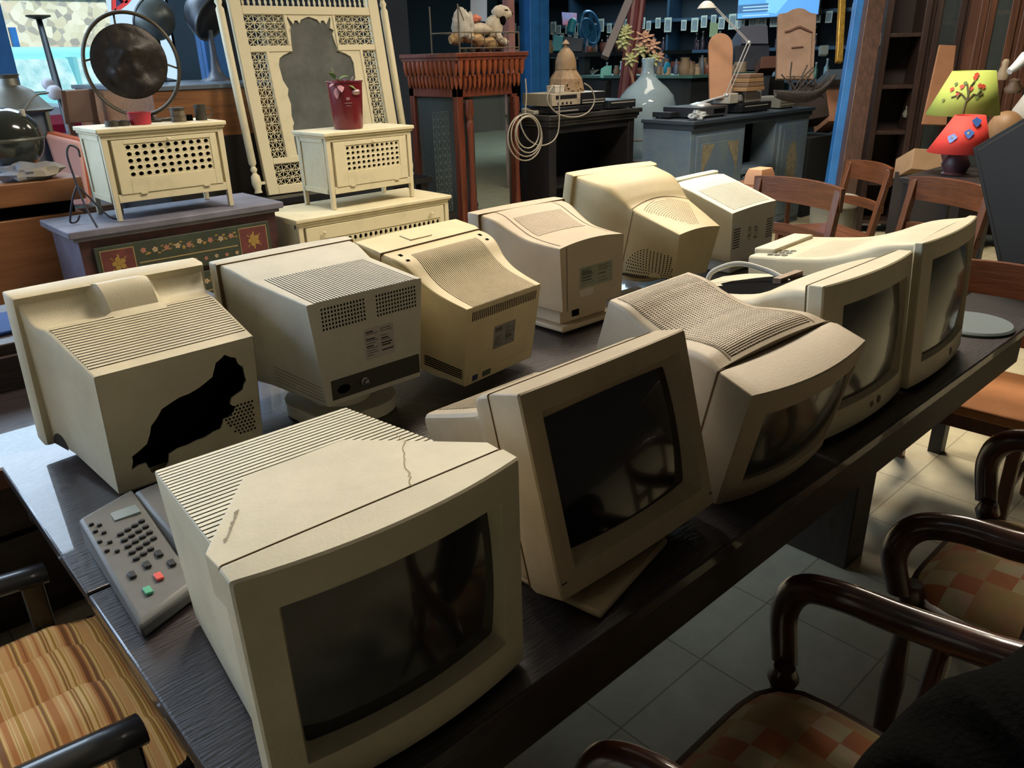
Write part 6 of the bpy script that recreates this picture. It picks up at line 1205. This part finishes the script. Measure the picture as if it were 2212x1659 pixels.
t = thing('wooden_crate', 'brown wooden crate frame on a ledge against the stone wall', 'crate', (2.1, 15.9, .3)); CRW = mat('crate_red_brown', '8a5a42', rough=.8, var=.3); MB().box(0, 1.15, 0, .5, 1.15, 1.75).build('box', CRW, t, bevel=.02); MB().box(.2, .95, -.02, 0, 1.25, 1.62).build('opening', mat('opening_dark', '4a342c', rough=.9), t); MB().box(0, 1.15, .02, .48, 0, 1.15).build('stand', mat('stand_grey', '8a867a', rough=.9), t)
t = thing('framed_poster', 'white-framed poster with turquoise shapes standing on the crate', 'poster', (1.95, 15.9, 2.06), (-.08, 0, 0)); MB().box(0, .62, 0, .03, 0, .78).build('frame', mat('frame_white', 'd5dada', rough=.5), t, bevel=.004); MB().box(.04, .58, -.002, 0, .04, .74).build('print', mat('print_mix', '7f8f92', rough=.6, col2='4fb5bd', vscale=3), t)
t = thing('sign_post', 'small blue post standing against the stone wall', 'post', (3.55, 16.1, .3)); MB().box(0, .1, 0, .1, 0, 1.9).build('post', BLUE, t)
# things in front of the window
LZ = mat('aged_zinc', '6f6f66', rough=.5, metal=.5, var=.3, vscale=6); ls_ = thing('back_stand', 'low dark stand behind the orange-brown sideboard', 'stand', (.55, 5.47, 0)); MB().box(0, 1.05, 0, .62, 0, .74).build('block', DW, ls_, bevel=.004)
c = aty(45, 152, 5.8); b = .742
t = thing('big_lantern', 'large grey metal lantern with glass panes at the left edge', 'lantern', (c.x - .08, 5.80, b), (0, 0, .3)); t.scale = (.95, .95, 1); hl_ = c.z - b - .02
MB().lathe([(.21, 0), (.215, .03), (.19, .04)], 6).build('base_plate', LZ, t, smooth=40); MB().lathe([(.20, hl_ * .72), (.225, hl_ * .74), (.20, hl_ * .76), (.12, hl_ * .88), (.06, hl_ * .92), (.05, hl_ * .97), (.07, hl_)], 24).build('cap', LZ, t, smooth=40); q = MB()
for k in range(6): a = 2 * pi * k / 6; q.box(.19 * cos(a) - .012, .19 * cos(a) + .012, .19 * sin(a) - .012, .19 * sin(a) + .012, .03, hl_ * .74)
q.build('frame', LZ, t); MB().lathe([(.175, .04), (.175, hl_ * .72)], 6, caps=False).build('pane', mat('dusty_pane', '77808a', rough=.3, trans=.4, ior=1.1), t, smooth=0)
MB().tube(bez([(.12, -.2, hl_ * .86), (.0, -.24, hl_ * .84), (-.1, -.24, hl_ * .7), (-.11, -.22, hl_ * .5)], 8), .006).build('handle', LZ, t)
p = aty(22, 305, 5.12); t = thing('glass_globe', 'dark round glass globe at the left edge of the sideboard', 'globe', (p.x, p.y, .992)); rg = (p.z - .992) - .04; MB().blob((0, 0, rg + .05), .165, 20).build('globe', mat('globe_dark', '3a3d38', rough=.15, coat=.5, var=.4, vscale=5), t, smooth=80); MB().lathe([(.09, 0), (.085, .012), (.03, .03), (.03, .06)], 24).build('foot', LZ, t); MB().lathe([(.165, rg + .04), (.17, rg + .05), (.165, rg + .06)], 32, caps=False).build('rim', LZ, t)
t = thing('pink_seat', 'pale pink padded seat with orange sides, tipped on end behind the sideboard', 'seat', (0, 0, 0)); a = [aty(96, 292, 5.62), aty(172, 310, 5.50), aty(195, 452, 5.46), aty(140, 420, 5.55)]; t.location = a[3]; t.location.z = a[3].z
a[2].z = a[3].z = .746; t.location.z = .746; PP = [v - t.location for v in a]; n_ = Vector((.45, .85, .25)).normalized() * .10
MB().loft([PP, [p_ + n_ * .5 for p_ in PP]]).build('cushion', mat('pale_pink', 'c49a98', rough=.8), t, bevel=.015); MB().loft([[p_ + n_ * .5 for p_ in PP], [p_ + n_ * 1.1 for p_ in PP]]).build('orange_side', mat('burnt_orange', 'a8532f', rough=.8), t, bevel=.008)
t = thing('tan_panel', 'tan upholstered chair back with wooden edges in front of the red and white car', 'chair', tuple(aty(170, 255, 6.6))); P = [aty(x, y, 6.6) - t.location for x, y in ((135, 196), (196, 192), (208, 262), (146, 268))]; MB().loft([P, [p_ + Vector((0, .06, 0)) for p_ in P]]).build('upholstery', mat('tan_cloth', '9a7f70', rough=.9, var=.2), t, bevel=.01)
for i in (1, 0): a, b_ = P[i], P[3 - i if i == 0 else 2]; MB().beam(a, b_, .03, .03).build('frame', mat('frame_brown', '5a4336', rough=.5), t)
MB().beam(P[3] + Vector((.02, 0, 0)), P[3] + Vector((.02, 0, -P[3].z - t.location.z)), .04).beam(P[2], P[2] + Vector((0, 0, -P[2].z - t.location.z)), .04).build('leg', MATS['frame_brown'], t)
p = atd(152, 285, 5.9); t = thing('floor_lamp', 'black pole floor lamp with small round white bulbs', 'lamp', (p.x, p.y, 0)); top_ = atd(84, 42, 6.2) - Vector((p.x, p.y, 0)); low = Vector((0, 0, p.z))
MB().tube([(0, 0, 0), tuple(low), tuple(top_)], [.02, .03, .022], 12).build('pole', mat('iron_black', '20262a', rough=.4), t); MB().lathe([(.15, 0), (.15, .02), (.03, .04)], 24).build('base', MATS['iron_black'], t); MB().lathe([(.03, 0), (.09, .02), (.09, .03), (0, .03)], 20, c=tuple(top_)).build('tray', LZ, t)
for px, py, r in ((118, 200, .055), (104, 182, .045)): MB().blob(tuple(atd(px, py, 5.9) - t.location), r, 12).build('bulb', mat('bulb_white', 'b5b5bf', rough=.4), t, smooth=80)
p = aty(70, 330, 5.05); t = thing('candlestick', 'thin wooden candlestick with a white candle on the sideboard', 'candlestick', (p.x, p.y, .992)); MB().lathe([(.05, 0), (.045, .015), (.02, .03), (.018, .22), (.025, .24), (.02, .25)], 14).build('stick', OW, t, smooth=50); MB().lathe([(.014, .25), (.014, .36)], 10).build('candle', mat('candle_wax', 'b9b2a4', rough=.5), t)
p = atd(15, 395, 4.75); o = MB().blob((0, 0, .04), (.16, .10, .05), 12, amp=.5, seed=31).build('paper_bundle', mat('paper_tan', 'a3957f', rough=.9, col2='8592a8', vscale=6), smooth=30); o.location = (p.x, 5.02, .99); tag(o, 'crumpled bundle of paper and blue plastic on the sideboard', 'paper')
t = thing('neon_sign', 'red and blue triangular sign outside above the cars', 'sign', tuple(aty(262, 4, 13))); P = [aty(x, y, 13) - t.location for x, y in ((245, 26), (244, -30), (300, -30), (272, 6))]; MB().loft([P, [p_ + Vector((0, .04, 0)) for p_ in P]]).build('board', mat('sign_blue', '27355f', rough=.6), t)
q = MB()
for a, b_ in ((0, 1), (0, 3), (1, 3), (3, 2)): q.beam(P[a] + Vector((0, -.02, 0)), P[b_] + Vector((0, -.02, 0)), .05)
q.build('red_strip', mat('sign_red', 'd13a3a', rough=.5), t)
